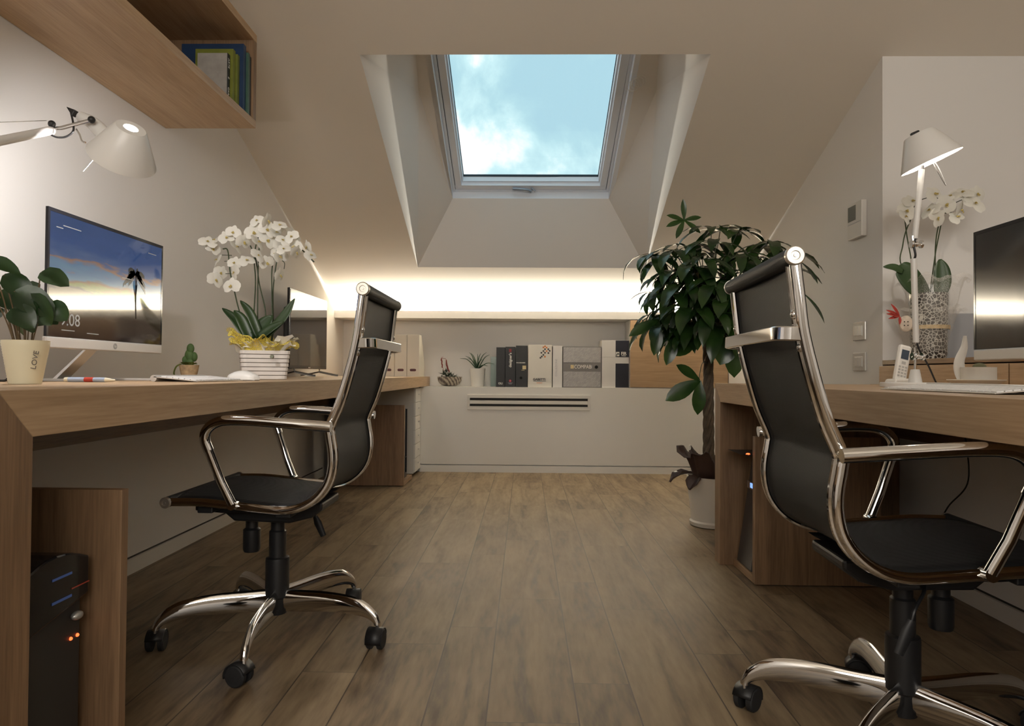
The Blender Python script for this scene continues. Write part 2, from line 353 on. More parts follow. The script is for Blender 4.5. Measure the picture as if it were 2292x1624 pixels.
# ---- roof window
def wbox(mb, x0, x1, s0, s1, n0, n1, m=0):   # box in window coordinates (x, up the slope, outward)
    x0, x1, s0, s1, n0, n1 = [q*WK for q in (x0, x1, s0, s1, n0, n1)]
    o = Vector((0, W0L.y, W0L.z)); vs = []
    for n_ in (n0, n1):
        for a, b_ in ((x0, s0), (x1, s0), (x1, s1), (x0, s1)): vs.append(Vector((a, 0, 0))+o+sl*b_+nl*n_)
    mb.add(vs, [(0, 3, 2, 1), (4, 5, 6, 7), (0, 1, 5, 4), (1, 2, 6, 5), (2, 3, 7, 6), (3, 0, 4, 7)], m)
def wring(mb, x0, x1, s0, s1, wd, n0, n1, m=0):
    wbox(mb, x0, x1, s0, s0+wd, n0, n1, m); wbox(mb, x0, x1, s1-wd, s1, n0, n1, m)
    wbox(mb, x0, x0+wd, s0+wd, s1-wd, n0, n1, m); wbox(mb, x1-wd, x1, s0+wd, s1-wd, n0, n1, m)
win = bpy.data.objects.new('window_1', None); COL.objects.link(win); WM['window_1'] = Matrix.Identity(4); win['kind'] = 'structure'
GASK = mat('dark_gasket', (.01, .02, .03), .6)
mb = MB(); wring(mb, -.56, .62, -.03, WU+.05, .03, 0, .08); mb.build('window_lining', FRAMEW, win)
mb = MB(); wring(mb, -.53, .59, 0, WU, .018, .055, .16); mb.build('window_frame', FRAMEW, win, bevel=.002)
mb = MB(); wring(mb, -.512, .572, .018, WU-.018, .006, .075, .12); mb.build('frame_gap', GASK, win)
mb = MB(); wring(mb, -.508, .568, .022, WU-.022, .045, .06, .11); wring(mb, -.466, .526, .064, WU-.064, .014, .09, .15); mb.build('sash', FRAMEW, win, bevel=.003)
mb = MB(); wring(mb, -.455, .515, .076, WU-.076, .006, .132, .148); mb.build('glazing_gasket', GASK, win)
gm = bpy.data.materials.new('clear_glass'); gm.use_nodes = True; t = gm.node_tree; t.nodes.clear()
tr = nd(t, 'ShaderNodeBsdfTransparent'); tr.inputs[0].default_value = (.95, .97, .97, 1); gl = nd(t, 'ShaderNodeBsdfGlossy'); gl.inputs['Roughness'].default_value = .02
fr_ = nd(t, 'ShaderNodeFresnel'); fr_.inputs[0].default_value = 1.4; mx = nd(t, 'ShaderNodeMixShader'); oo = nd(t, 'ShaderNodeOutputMaterial')
geo_ = nd(t, 'ShaderNodeNewGeometry'); inv_ = nd(t, 'ShaderNodeMath', operation='SUBTRACT'); inv_.inputs[0].default_value = 1; t.links.new(geo_.outputs['Backfacing'], inv_.inputs[1]); mul_ = nd(t, 'ShaderNodeMath', operation='MULTIPLY'); t.links.new(fr_.outputs[0], mul_.inputs[0]); t.links.new(inv_.outputs[0], mul_.inputs[1]); t.links.new(mul_.outputs[0], mx.inputs[0]); t.links.new(tr.outputs[0], mx.inputs[1]); t.links.new(gl.outputs[0], mx.inputs[2]); t.links.new(mx.outputs[0], oo.inputs[0])
mb = MB(); wbox(mb, -.458, .518, .073, WU-.073, .138, .143); mb.build('glass_pane', gm, win)
mb = MB(); o_ = Vector((0, W0L.y, W0L.z))
hp = [o_+Vector((.0+a, 0, 0))+sl*b_+nl*c for a, b_, c in ((-.09, .045, .045), (-.02, .045, .04), (.015, .042, .035), (.03, .028, .035))]
mb.tube(hp, .0085, 10); mb.tube([o_+Vector((.06, 0, 0))+sl*.03+nl*.035, o_+Vector((.03, 0, 0))+sl*.045+nl*.055], .006, 8)
mb.build('latch_handle', mat('handle_grey', (.30, .36, .44), .35, .3), win, smooth=True)
mb = MB()
for k in range(4):
    c = o_+Vector((.555+.012*k, 0, 0))+sl*(.985+.015*k)+nl*(-.02); mb.tube([c+Vector((.03*math.cos(a*.7), .008*k, 0))*(1)+sl*(.04*math.sin(a*.7)) for a in range(10)], .0016, 6)
mb.build('blind_cord', WHITEPL, win, smooth=True)

# ---- low wall cabinet (fan-coil cover), cove board, baseboards
mb = MB(); mb.box(XL, XR, YB, YN+.1, .058, ZL); mb.box(XL, XR, YB+.025, YN+.1, 0, .06)
struct(mb, 'wall_back_low', WHITE)
struct(MB().box(-.79, XR, YB-.001, YB+.01, 0, .051), 'baseboard_back', WHITE)
struct(MB().box(XL, XL+.012, -2.3, 4.88, 0, .055), 'baseboard_left', WHITE)
GRV = mat('groove_shadow', (.05, .045, .04), .9)  # dark strips that paint in the shade of a groove above the side baseboards
struct(MB().box(XL, XL+.002, -2.3, 4.88, .055, .061), 'groove_shade_left', GRV)
struct(MB().box(1.468, 1.4705, -2.3, 2.94, .055, .061), 'groove_shade_right', GRV)
struct(MB().box(XR-.012, XR, 2.942, YB-.002, 0, .055), 'baseboard_right', WHITE)
struct(MB().prism([(YB, 1.156), (YN+.1, 1.156), (YN+.1, 1.174), (YB+.012, 1.174), (YB+.012, 1.214), (YB, 1.214)], 'X', XL, XR), 'trim_2', WALL, bevel=.0015)
LEDM = mat('led_diffuser', (.9, .9, .85), .5, emit=(1, .88, .66), estr=6)
struct(MB().box(XL+.01, XR-.01, 5.208, 5.240, 1.174, 1.178), 'trim_3', LEDM)
# low wall behind the right desk (carries the sideboard)
struct(MB().box(1.47, XR+.3, -2.3, 2.94, 0, .70), 'wall_right_low', WALL)
struct(MB().box(1.456, 1.47, -2.3, 2.94, 0, .055), 'baseboard_right_low', WHITE)

g = thing('air_grille', (.028, YB-.002, .527), 'long white slot air grille in the front of the low white back cabinet', 'air vent')
mb = MB(); mb.box(-.432, .489, YB-.008, YB-.0005, .470, .496); mb.box(-.4148, .4718, YB-.008, YB-.0005, .514, .540)
mb.box(-.432, .489, YB-.008, YB-.0005, .559, .584); mb.box(-.432, -.415, YB-.008, YB-.0005, .496, .559); mb.box(.472, .489, YB-.008, YB-.0005, .496, .559)
mb.build('grille_frame', mat('grille_white', (.66, .63, .58), .5), g, bevel=.0015)
for z0, z1 in ((.4965, .5135), (.5405, .5585)): MB().box(-.414, .471, YB-.0045, YB-.0008, z0, z1).build('slot', mat('slot_black', (.01, .009, .008), .7), g)

# ---- oak door unit in the niche
g = thing('wall_cabinet', (1.15, YB+.13, ZL), 'oak fronted wall cabinet filling the right end of the back niche', 'cabinet')
MB().box(.787, XR-.002, YB+.02, YN-.002, ZL+.001, 1.153).build('body', WHITE, g)
MB().box(.789, XR-.004, YB, YB+.018, ZL+.006, 1.150).build('door', OAKX, g, bevel=.001)

# ------------------------------------------------------------------ desks
def desk(name, xf, xw, y0, y1, zt, th, legs, label):
    g = thing(name, ((xf+xw)/2, (y0+y1)/2, 0), label, 'desk')
    s = 1 if xw > xf else -1
    # top with mitred ends where there is a leg
    a, b_ = y0, y1
    poly = [(a, zt), (b_, zt), (b_-(th if legs[1] else 0), zt-th), (a+(th if legs[0] else 0), zt-th)]
    MB().prism(poly, 'X', xf, xw).build('desktop', OAKY, g, bevel=.0012)
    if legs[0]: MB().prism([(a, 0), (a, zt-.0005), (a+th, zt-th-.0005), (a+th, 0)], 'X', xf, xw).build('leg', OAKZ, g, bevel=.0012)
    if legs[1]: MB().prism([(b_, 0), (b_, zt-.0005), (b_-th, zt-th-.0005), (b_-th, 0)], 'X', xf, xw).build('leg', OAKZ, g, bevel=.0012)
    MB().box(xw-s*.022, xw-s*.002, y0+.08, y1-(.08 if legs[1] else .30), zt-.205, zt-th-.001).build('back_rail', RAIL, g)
    return g
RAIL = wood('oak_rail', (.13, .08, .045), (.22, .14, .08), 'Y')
DL, DR = .715, .711
desk('long_desk', -.755, XL+.002, .965, YN-.003, DL, .073, (1, 0), 'long oak desk along the left wall running to the back niche')
g = desk('long_desk', .770, 1.4685, .60, 2.784, DR, .073, (1, 1), 'oak desk at the right with a thick end panel beside the plant')
# desktop fills to the wall above the low wall
# sideboard above the right desk
g = thing('sideboard', (1.95, 1.6, DR), 'oak sideboard with dark top strip behind the right desk under the orchid', 'cabinet')
MB().box(XR, XF-.002, .6, 2.94, .7105, .789).build('body', OAKX, g)
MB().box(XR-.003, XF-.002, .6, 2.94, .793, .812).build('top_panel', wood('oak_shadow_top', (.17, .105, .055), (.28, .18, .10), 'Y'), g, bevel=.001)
for y0, y1 in ((2.16, 2.936), (1.38, 2.154), (.61, 1.374)): MB().box(XR-.018, XR-.001, y0, y1, .7125, .787).build('drawer_front', OAKY, g, bevel=.001)
struct(MB().box(1.4695, XR+.02, -2.3, 2.94, .7, .7105), 'trim_4', OAKY)

# ---- CPU holders
def holder(y_panel, y_other, xf, xb, h, label, t_=.022):
    g = thing('computer_holder', ((xf+xb)/2, (y_panel+y_other)/2, 0), label, 'computer stand', 'oak computer holders under the desks')
    s = 1 if y_other > y_panel else -1
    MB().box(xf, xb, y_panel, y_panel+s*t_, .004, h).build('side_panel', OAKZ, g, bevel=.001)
    MB().box(xf, xb, y_panel+s*t_, y_other, .004, .030).build('bottom_panel', wood('oak_edge', (.24, .15, .08), (.36, .24, .14), 'Y'), g, bevel=.001)
    for yy in (y_panel+s*.03, y_other-s*.03):
        for xx in (min(xf, xb)+.03, max(xf, xb)-.03): MB().lathe([(.01, 0), (.01, .0045)], (xx, yy, 0), 10).build('foot', RUBBER, g)
    return g
holder(1.303, 1.06, -.76, -1.22, .519, 'oak computer holder under the near end of the left desk')
holder(4.47, 4.80, -.789, -1.25, .531, 'oak computer holder under the far end of the left desk by the drawer unit')
holder(2.445, 2.695, .818, 1.26, .527, 'oak computer holder inside the far end panel of the right desk', .028)

# ---- computers
LEDR = mat('red_led', (.3, .02, .01), .4, emit=(1, .12, .03), estr=3.0)
LEDB = mat('blue_light_line', (.05, .1, .3), .3, emit=(.18, .28, .7), estr=.05)
g = thing('desktop_computer', (-1.0, 1.16, .03), 'black computer tower with two red lights in the near left holder', 'computer')
PCG = mat('pc_grey_front', (.035, .034, .033), .5)
mb = MB(); mb.prism([(1.075, .031), (1.25, .031), (1.25, .335), (1.075, .30)], 'X', -.815, -1.18); mb.build('case', PCG, g, bevel=.004)
mb = MB(); pr_ = []
for i in range(9): a = i/8; pr_.append((1.075+.175*a, .405+.022*math.sin(PI*a)))
mb.prism([(1.075, .302), (1.25, .337)]+list(reversed(pr_)), 'X', -.80, -1.18); mb.build('upper_bay', BLACKGL, g, bevel=.004)
MB().box(-.7995, -.7985, 1.15, 1.20, .385, .389).build('light_line', LEDB, g); MB().box(-.7995, -.7985, 1.15, 1.20, .345, .3495).build('light_line', LEDB, g)
MB().box(-.7995, -.7985, 1.20, 1.248, .3575, .3595).build('light_line', mat('red_line', (.2, .03, .02), .3, emit=(.6, .08, .03), estr=.08), g)
mb = MB(); mb.ball((-.805, 1.225, .303), .011, sc=(.8, 1.2, .7)); mb.build('power_button', mat('button_silver', (.5, .5, .48), .3, .6), g, smooth=True)
for yy in (1.222, 1.24):
    mb = MB(); mb.ball((-.814, yy, .262), .0032); mb.build('indicator_light', LEDR, g, smooth=True)
g = thing('desktop_computer', (-1.03, 4.64, .03), 'grey and black computer tower in the far left holder', 'computer')
MB().box(-.825, -1.2, 4.525, 4.715, .031, .50).build('case', mat('pc_grey', (.16, .16, .165), .4, .3), g, bevel=.003)
mb = MB(); mb.box(-.824, -.812, 4.525, 4.53, .031, .495); mb.box(-.824, -.812, 4.71, 4.715, .031, .495); mb.box(-.824, -.812, 4.53, 4.71, .031, .06); mb.box(-.824, -.812, 4.53, 4.71, .165, .169); mb.build('front_bezel', BLACKPL, g)
MB().box(-.86, -.99, 4.54, 4.69, .5005, .522).build('top_handle', BLACKPL, g, bevel=.003)
g = thing('desktop_computer', (1.03, 2.59, .03), 'dark slanted front computer tower in the right desk holder', 'computer')
PCD = mat('pc_dark', (.045, .045, .048), .35, .2)
MB().prism([(.835, .031), (1.22, .031), (1.22, .44), (.895, .44)], 'Y', 2.50, 2.675).build('case', PCD, g, bevel=.004)
def slx(z): return .835+(z-.031)/(.409)*.06
mb = MB(); mb.add([(slx(.031)-.012, 2.505, .031), (slx(.031)-.012, 2.67, .031), (slx(.425)-.012, 2.67, .425), (slx(.425)-.012, 2.505, .425), (slx(.031)-.001, 2.505, .031), (slx(.031)-.001, 2.67, .031), (slx(.425)-.001, 2.67, .425), (slx(.425)-.001, 2.505, .425)],
    [(0, 3, 2, 1), (4, 5, 6, 7), (0, 1, 5, 4), (1, 2, 6, 5), (2, 3, 7, 6), (3, 0, 4, 7)]); mb.build('front_panel', mat('pc_front', (.07, .07, .075), .28, .5), g, bevel=.004)
zc = .325; mb = MB(); mb.box(slx(zc)-.016, slx(zc)-.0125, 2.505, 2.67, zc-.014, zc+.014); mb.build('silver_band', STEEL, g)
MB().box(slx(zc)-.0175, slx(zc)-.0162, 2.60, 2.63, zc-.008, zc+.010).build('blue_indicator', mat('blue_led', (.1, .2, .5), .4, emit=(.25, .45, 1), estr=1.2), g)
mb = MB(); mb.prism([(.785, .457), (.905, .441), (1.0, .441), (1.0, .455), (.905, .456)], 'Y', 2.50, 2.67); mb.build('open_lid', BLACKPL, g)
mb = MB(); mb.ball((.812, 2.505, .458), .006, sc=(1.3, 1, .7)); mb.build('indicator_light', LEDR, g, smooth=True)

# ---- drawer unit under the far end of the left desk
g = thing('drawer_unit', (-1.1, 5.02, 0), 'white narrow drawer unit with six drawers under the far end of the left desk', 'drawers')
MB().box(-.797, -1.35, 4.90, 5.143, .02, .6405).build('body', mat('unit_white', (.6, .58, .54), .55), g, bevel=.001)
for i in range(6):
    z0 = .03+i*.1005
    f = MB().box(-.785, -.7965, 4.902, 5.141, z0, z0+.097).build('drawer', WHITE, g, bevel=.001)
    MB().box(-.7795, -.785, 5.03, 5.075, z0+.05, z0+.056).build('handle', STEEL, f)
for xx in (-.82, -1.32):
    for yy in (4.93, 5.12): MB().lathe([(.012, 0), (.012, .0205)], (xx, yy, 0), 10).build('foot', RUBBER, g)

# ---- bookcase on the left wall
g = thing('wall_bookcase', (-1.26, 1.65, 1.715), 'open oak bookcase box fixed high on the left wall', 'bookcase')
BX0, BX1, BY0, BY1, BZ0, BZ1 = XL+.002, -1.083, .5, 2.697, 1.715, 2.088
MB().box(BX0, BX1, BY0, BY1, BZ0, BZ0+.03).build('bottom_board', OAKY, g, bevel=.001)
MB().box(BX0, BX1, BY0, BY1, BZ1-.03, BZ1).build('top_board', OAKY, g, bevel=.001)
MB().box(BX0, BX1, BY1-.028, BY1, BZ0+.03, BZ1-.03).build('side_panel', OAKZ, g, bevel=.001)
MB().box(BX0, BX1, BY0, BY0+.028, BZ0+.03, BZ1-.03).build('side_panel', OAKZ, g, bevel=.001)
MB().box(BX0, BX0+.012, BY0+.028, BY1-.028, BZ0+.03, BZ1-.03).build('back_panel', wood('oak_back', (.12, .07, .035), (.2, .12, .06), 'Y'), g)
def book(x1, x0, y0, y1, z1, col, label, lines=None, page=(.75, .70, .60), z0=BZ0+.0305):
    g = thing('book', ((x0+x1)/2, (y0+y1)/2, z0), label, 'book', 'books in the wall bookcase')
    cm = mat('cover_%02d' % (int(col[0]*99)+int(col[1]*97)+int(col[2]*57)), col, .45, vary=.12, vscale=30)
    mb = MB(); mb.box(x0, x1, y0, y0+.002, z0, z1); mb.box(x0, x1, y1-.002, y1, z0, z1); mb.box(x1-.002, x1, y0+.002, y1-.002, z0, z1); mb.build('cover', cm, g)
    MB().box(x0+.004, x1-.002, y0+.002, y1-.002, z0+.003, z1-.003).build('pages', mat('pages', page, .9), g)
    return g
book(-1.092, -1.28, 2.650, 2.666, 1.985, (.02, .02, .025), 'thin black book at the far end of the wall bookcase')
book(-1.090, -1.30, 2.632, 2.648, 1.99, (.05, .11, .08), 'thin green spined book next to the black one')
book(-1.098, -1.34, 2.606, 2.630, 2.012, (.015, .04, .10), 'tall wide blue book behind the lime green ones')
book(-1.112, -1.26, 2.586, 2.604, 1.962, (.15, .175, .03), 'lime green book touching the tall blue book')
book(-1.120, -1.265, 2.564, 2.584, 1.972, (.18, .20, .03), 'lime green book behind the grey covered book')
g = book(-1.132, -1.245, 2.540, 2.562, 1.945, (.36, .34, .31), 'grey covered book with black spine, nearest of the row')
MB().box(-1.1318, -1.1305, 2.5398, 2.5622, BZ0+.031, 1.9455).build('black_spine', mat('spine_black', (.015, .015, .018), .5), g)
for k, s_ in enumerate(('ARTE', 'E', 'CASA')): text_part(s_, .016, face_pX(-1.1303, 2.551, 1.91-.055*k) @ Matrix.Rotation(R(-90), 4, 'Z'), WHITEPL, 'spine_text', g)

# ------------------------------------------------------------------ magazine files on the far end of the left desk
PURP = mat('dark_purple', (.12, .05, .06), .7)
FILEW = mat('file_cream', (.70, .66, .58), .6)
for i, (x0, lab) in enumerate(((-.858, 'white cardboard magazine file at the desk end, rightmost of three'), (-.948, 'white magazine file in the middle of three on the desk end'), (-1.038, 'white magazine file, leftmost of three, behind the chair back'))):
    g = thing('magazine_file', (x0+.045, 5.07, DL), lab, 'magazine file', 'white magazine files on the desk end')
    y0, y1, z0, z1 = 4.95, 5.20, DL+.0005, DL+.305
    mb = MB(); mb.prism([(y0, z0), (y1, z0), (y1, z0+.11), (y0+.10, z1), (y0, z1)], 'X', x0, x0+.003); mb.prism([(y0, z0), (y1, z0), (y1, z0+.11), (y0+.10, z1), (y0, z1)], 'X', x0+.085, x0+.088)
    mb.box(x0+.003, x0+.085, y0+.003, y1-.003, z0, z0+.003); mb.box(x0+.003, x0+.085, y1-.003, y1, z0, z0+.11)
    mb.build('side_walls', FILEW, g)
    MB().box(x0+.0005, x0+.0875, y0-.003, y0, z0, z1).build('spine', FILEW, g, bevel=.001)
    mb = MB(); n = 8; c = []
    for sgn, cx_ in ((1, .058), (-1, .030)):
        for k in range(n+1): a = -PI/2+PI*k/n; c.append((x0+cx_+sgn*.009*math.cos(a) if sgn > 0 else x0+cx_-.009*math.cos(a), z0+.048+(.009*math.sin(a) if sgn > 0 else -.009*math.sin(a))))
    mb.prism(c, 'Y', y0-.0042, y0-.0032); mb.build('finger_slot', PURP, g)
    MB().box(x0+.01, x0+.078, y0+.008, y1-.01, z0+.004, z0+.24).build('papers', mat('papers', (.55, .5, .45), .9, vary=.2, vscale=60), g)

# ------------------------------------------------------------------ binders on the ledge
YF = YB+.02
def binder(x0, x1, z1, col, label, name='ring_binder', cat='binder', depth=.22, rough=.5):
    g = thing(name, ((x0+x1)/2, YF+depth/2, ZL), label, cat, 'catalogues and binders on the back ledge')
    cm = mat('binder_%s_%02d' % (name, len(MATS)), col, rough)
    mb = MB(); mb.box(x0+.001, x1-.001, YF, YF+.003, ZL+.0005, z1); mb.box(x0+.001, x0+.0035, YF+.003, YF+depth, ZL+.0005, z1); mb.box(x1-.0035, x1-.001, YF+.003, YF+depth, ZL+.0005, z1)
    mb.build('cover', cm, g, bevel=.0008)
    MB().box(x0+.0045, x1-.0045, YF+.012, YF+depth-.008, ZL+.003, z1-.006).build('pages', mat('pages', (.75, .70, .60), .9), g)
    return g
BK = (.013, .013, .014); CW = (.66, .63, .57)
TW = mat('print_white', (.75, .73, .68), .6); TR = mat('print_red', (.45, .04, .05), .6); TK = mat('print_black', (.02, .02, .02), .6); TO = mat('print_orange', (.55, .16, .03), .6); TG = mat('print_grey', (.36, .36, .40), .6); TY = mat('print_yellow', (.62, .52, .30), .6)
yt = YF-.0006
g = binder(-.219, -.152, .941, BK, 'narrow black binder marked OLI, leftmost of the dark binders'); text_part('OLI', .021, face_mY(-.186, yt, .668), TW, 'lettering', g, bold=.0006)
g = binder(-.151, -.073, .946, BK, 'black binder with white designer lettering up its spine'); text_part("designer's", .028, face_mY(-.112, yt, .845, R(90)), TW, 'lettering', g, bold=.0008); text_part('03', .024, face_mY(-.112, yt, .918, R(90)), TR, 'number', g, bold=.0008)
mb = MB(); mb.lathe([(1e-6, 0), (.0095, 0), (.0095, .001), (1e-6, .001)], n=20, M=face_mY(-.112, yt, .688)); mb.build('red_disc', mat('disc_red', (.5, .05, .07), .5), g)
text_part('T', .012, face_mY(-.112, yt-.001, .688), TW, 'disc_letter', g); MB().box(-.13, -.093, yt-.0003, yt, .671, .674).build('small_print', TG, g); MB().box(-.123, -.10, yt-.0003, yt, .664, .667).build('small_print', TG, g)
g = binder(-.071, .019, .955, BK, 'wide black binder with a cream square label and a finger hole'); text_part('PROGRAMMI', .0118, face_mY(-.033, yt, .825), TW, 'lettering', g, bold=.0004)
MB().box(-.020, .007, yt-.0004, yt, .776, .804).build('square_label', TY, g); MB().box(-.028, -.004, yt-.0004, yt, .768, .771).build('small_print', TY, g)
HOLE = mat('hole_black', (.003, .003, .003), .9); RING = mat('ring_dark', (.03, .03, .03), .3, .8)
def fhole(x, z, r, g):
    mb = MB(); mb.lathe([(1e-6, 0), (r, 0), (r, .0015), (r*.85, .0018), (r*.8, .0006), (1e-6, .0006)], n=24, M=face_mY(x, yt, z)); mb.build('finger_hole', HOLE, g, smooth=False)
fhole(-.031, .711, .0105, g)
g = binder(.021, .203, .962, CW, 'wide white catalogue box with black and orange checker motif', 'catalogue_box', 'box')
chk = [(0, 0, 2), (1, 1, 0), (1, -1, 2), (-1, 1, 2), (2, 0, 2), (0, 2, 0), (2, -2, 0), (3, -1, 2), (-1, 3, 0), (1, 3, 1), (3, 1, 0), (-2, 4, 0), (0, 4, 1), (2, 2, 2), (-3, 5, 0)]
cells = [(.149, .951, 1), (.137, .943, 1), (.161, .941, 1), (.149, .929, 0), (.174, .929, 0), (.137, .915, 0), (.162, .915, 1), (.184, .917, 0), (.149, .902, 0), (.122, .902, 0), (.175, .900, 0), (.137, .886, 0), (.125, .874, 0), (.149, .873, 1), (.115, .864, 0)]
mbk, mbo = MB(), MB()
for cx_, cz_, q in cells: (mbo if q else mbk).box(cx_-.0058, cx_+.0058, yt-.0003, yt, cz_-.0058, cz_+.0058)
mbk.build('black_checks', TK, g); mbo.build('orange_checks', TO, g)
text_part('GABETTI', .024, face_mY(.107, yt, .700), TK, 'lettering', g, bold=.0007); MB().box(.062, .158, yt-.0003, yt, .6865, .6885).build('underline', TK, g); MB().box(.087, .13, yt-.0003, yt, .673, .676).build('small_print', TO, g)
g = binder(.208, .281, .955, (.68, .66, .64), 'narrow white binder with pale grey vertical lettering'); text_part('COLLEZIONE', .022, face_mY(.235, yt, .79, R(90)), TG, 'lettering', g)
# woven grey box
gm2 = bpy.data.materials.new('woven_grey'); gm2.use_nodes = True; t = gm2.node_tree; b = t.nodes['Principled BSDF']; co = nd(t, 'ShaderNodeTexCoord')
bt = nd(t, 'ShaderNodeTexBrick'); mp = nd(t, 'ShaderNodeMapping'); mp.inputs['Rotation'].default_value = (R(90), R(0), R(0)); mp2 = nd(t, 'ShaderNodeMapping'); mp2.inputs['Rotation'].default_value = (0, 0, R(45)); mp2.inputs['Scale'].default_value = (60, 60, 60)
t.links.new(co.outputs['Object'], mp.inputs[0]); t.links.new(mp.outputs[0], mp2.inputs[0]); t.links.new(mp2.outputs[0], bt.inputs['Vector'])
bt.inputs['Color1'].default_value = (.42, .40, .39, 1); bt.inputs['Color2'].default_value = (.32, .31, .31, 1); bt.inputs['Mortar'].default_value = (.20, .19, .19, 1); bt.inputs['Scale'].default_value = 1.0; bt.inputs['Mortar Size'].default_value = .05; bt.inputs['Brick Width'].default_value = 1.2; bt.inputs['Row Height'].default_value = .45
t.links.new(bt.outputs[0], b.inputs['Base Color']); b.inputs['Roughness'].default_value = .4
g = binder(.284, .575, .951, (.16, .15, .145), 'large grey woven pattern box with a dark COMPAB label band', 'catalogue_box', 'box')
mb = MB(); mb.box(.290, .569, yt-.0008, yt, .648, .762); mb.box(.290, .569, yt-.0008, yt, .831, .944); mb.build('woven_panel', gm2, g)
text_part('COMPAB', .040, face_mY(.434, yt, .797), TW, 'lettering', g, sx=.80); MB().box(.343, .367, yt-.0005, yt, .784, .812).build('emblem', TY, g); text_part('C', .02, face_mY(.355, yt-.0007, .798), mat('gold', (.5, .3, .08), .5), 'emblem_letter', g, extrude=.0002)
MB().box(.496, .504, yt-.0003, yt, .786, .809).build('small_print', TG, g); fhole(.537, .797, .0125, g)
g = binder(.577, .783, .872, (.66, .64, .62), 'white and navy box standing at the right end of the ledge, lower one', 'catalogue_box', 'box')
MB().box(.681, .780, yt-.0006, yt, .644, .825).build('navy_panel', mat('navy', (.008, .009, .018), .5), g)
g = thing('catalogue_box', (.68, YF+.1, .8725), 'white and navy box marked FIR lying on top of the other', 'box', 'catalogues and binders on the back ledge')
MB().box(.578, .782, YF, YF+.21, .8725, 1.0).build('cover', mat('fir_white', (.66, .64, .62), .5), g, bevel=.001)
MB().box(.681, .781, yt-.0006, yt, .874, .998).build('navy_panel', mat('navy', (0, 0, 0)), g)
text_part('FIR', .031, face_mY(.742, yt-.001, .900), TW, 'lettering', g, bold=.001); text_part('ITALIA', .011, face_mY(.742, yt-.001, .8835), TW, 'lettering', g, bold=.0003)
mb = MB(); mb.box(.684, .709, yt-.0012, yt-.0007, .880, .912); mb.build('emblem', TW, g)
mb = MB(); mb.tube(bez([(.687, yt-.0015, .884), (.694, yt-.0015, .897), (.702, yt-.0015, .901), (.704, yt-.0015, .89)]), .003, 6); mb.build('emblem_mark', TK, g)

# glass tile leaning
g = MB().box(-.269, -.223, 5.32, 5.40, ZL+.0005, .873).build('glass_sample', mat('green_glass', (.42, .55, .50), .15, trans=.35, spec=.6), bevel=.001)
tag(g, 'pale green glass sample block left of the black binders', 'sample')
# aloe
def potted(name, loc, label, cat='potted plant', group=None): return thing(name, loc, label, cat, group)
g = potted('potted_aloe', (-.366, 5.27, ZL), 'spiky aloe in a plain white round pot on the back ledge')
mb = MB(); mb.lathe([(.046, ZL+.0005), (.049, ZL+.01), (.060, .777), (.0605, .781), (.056, .781), (.054, .765), (1e-6, .765)], (-.366, 5.27, 0), 36); mb.build('pot', mat('aloe_pot_white', (.74, .72, .68), .45), g, smooth=True)
mb = MB(); mb.lathe([(1e-6, .766), (.054, .766), (.054, .768), (1e-6, .770)], (-.366, 5.27, 0), 24); mb.build('soil', SOIL, g)
mb = MB()
def taper(t_): return max(.02, (1-t_)**.75)
for tx, tz, dy in ((-.503, .858, .0), (-.435, .905, .03), (-.42, .90, -.02), (-.30, .906, .02), (-.273, .887, -.02), (-.237, .816, -.03), (-.287, .80, -.06), (-.367, .894, 0), (-.345, .90, .04), (-.45, .86, .05), (-.33, .85, -.05), (-.40, .86, -.05), (-.46, .875, -.01)):
    b0 = Vector((-.366+random.uniform(-.012, .012), 5.27+dy*.15, .772)); e_ = Vector((tx, 5.27+dy, tz)); L_ = (e_-b0).length
    mid = b0.lerp(e_, .55)+Vector((0, 0, L_*.17)); mb.tube(bez([b0, mid, e_], 6), [.0085*taper(i/12.)+.0008 for i in range(13)], 6, sq=[(.0095*taper(i/12.)+.0008, .004*taper(i/12.)+.0008) for i in range(13)])
mb.build('leaves', ALOE, g, smooth=True)
# succulents in a shell
g = potted('shell_planter', (-.58, 5.28, ZL), 'ridged shell planter with small succulents and dry red flower stalks')
mb = MB(); rows = []
for i in range(9):
    a = i/8; row = []
    for j in range(33):
        th = PI*j/32; rid = 1+.07*math.cos(th*22)
        rx = .088*math.sin(PI/2*(a**.55))*rid; zz = ZL+.001+.062*a**1.5+(.012*a)
        row.append(Vector((-.58+rx*math.cos(PI-th)+(.0), 5.255-rx*.62*math.sin(th), zz)))
    rows.append(row)
mb.grid(rows)
rows2 = [[Vector((p.x, 2*5.255-p.y, p.z)) for p in r_] for r_ in rows]; mb.grid(rows2)
shm = bpy.data.materials.new('shell'); shm.use_nodes = True; t = shm.node_tree; b = t.nodes['Principled BSDF']; co = nd(t, 'ShaderNodeTexCoord'); wv = nd(t, 'ShaderNodeTexWave'); wv.inputs['Scale'].default_value = 18; wv.inputs['Distortion'].default_value = 3; wv.bands_direction = 'DIAGONAL'
c = nd(t, 'ShaderNodeValToRGB'); c.color_ramp.elements[0].color = (.07, .05, .04, 1); c.color_ramp.elements[1].color = (.42, .37, .30, 1); t.links.new(co.outputs['Object'], wv.inputs[0]); t.links.new(wv.outputs['Fac'], c.inputs[0]); t.links.new(c.outputs[0], b.inputs['Base Color'])
mb.build('shell', shm, g, smooth=True)
MB().lathe([(1e-6, .700), (.075, .700), (.06, .708), (1e-6, .712)], n=20, M=Matrix.Translation((-.58, 5.255, 0)) @ Matrix.Diagonal((1, .6, 1, 1))).build('soil', SOIL, g)
mb = MB()
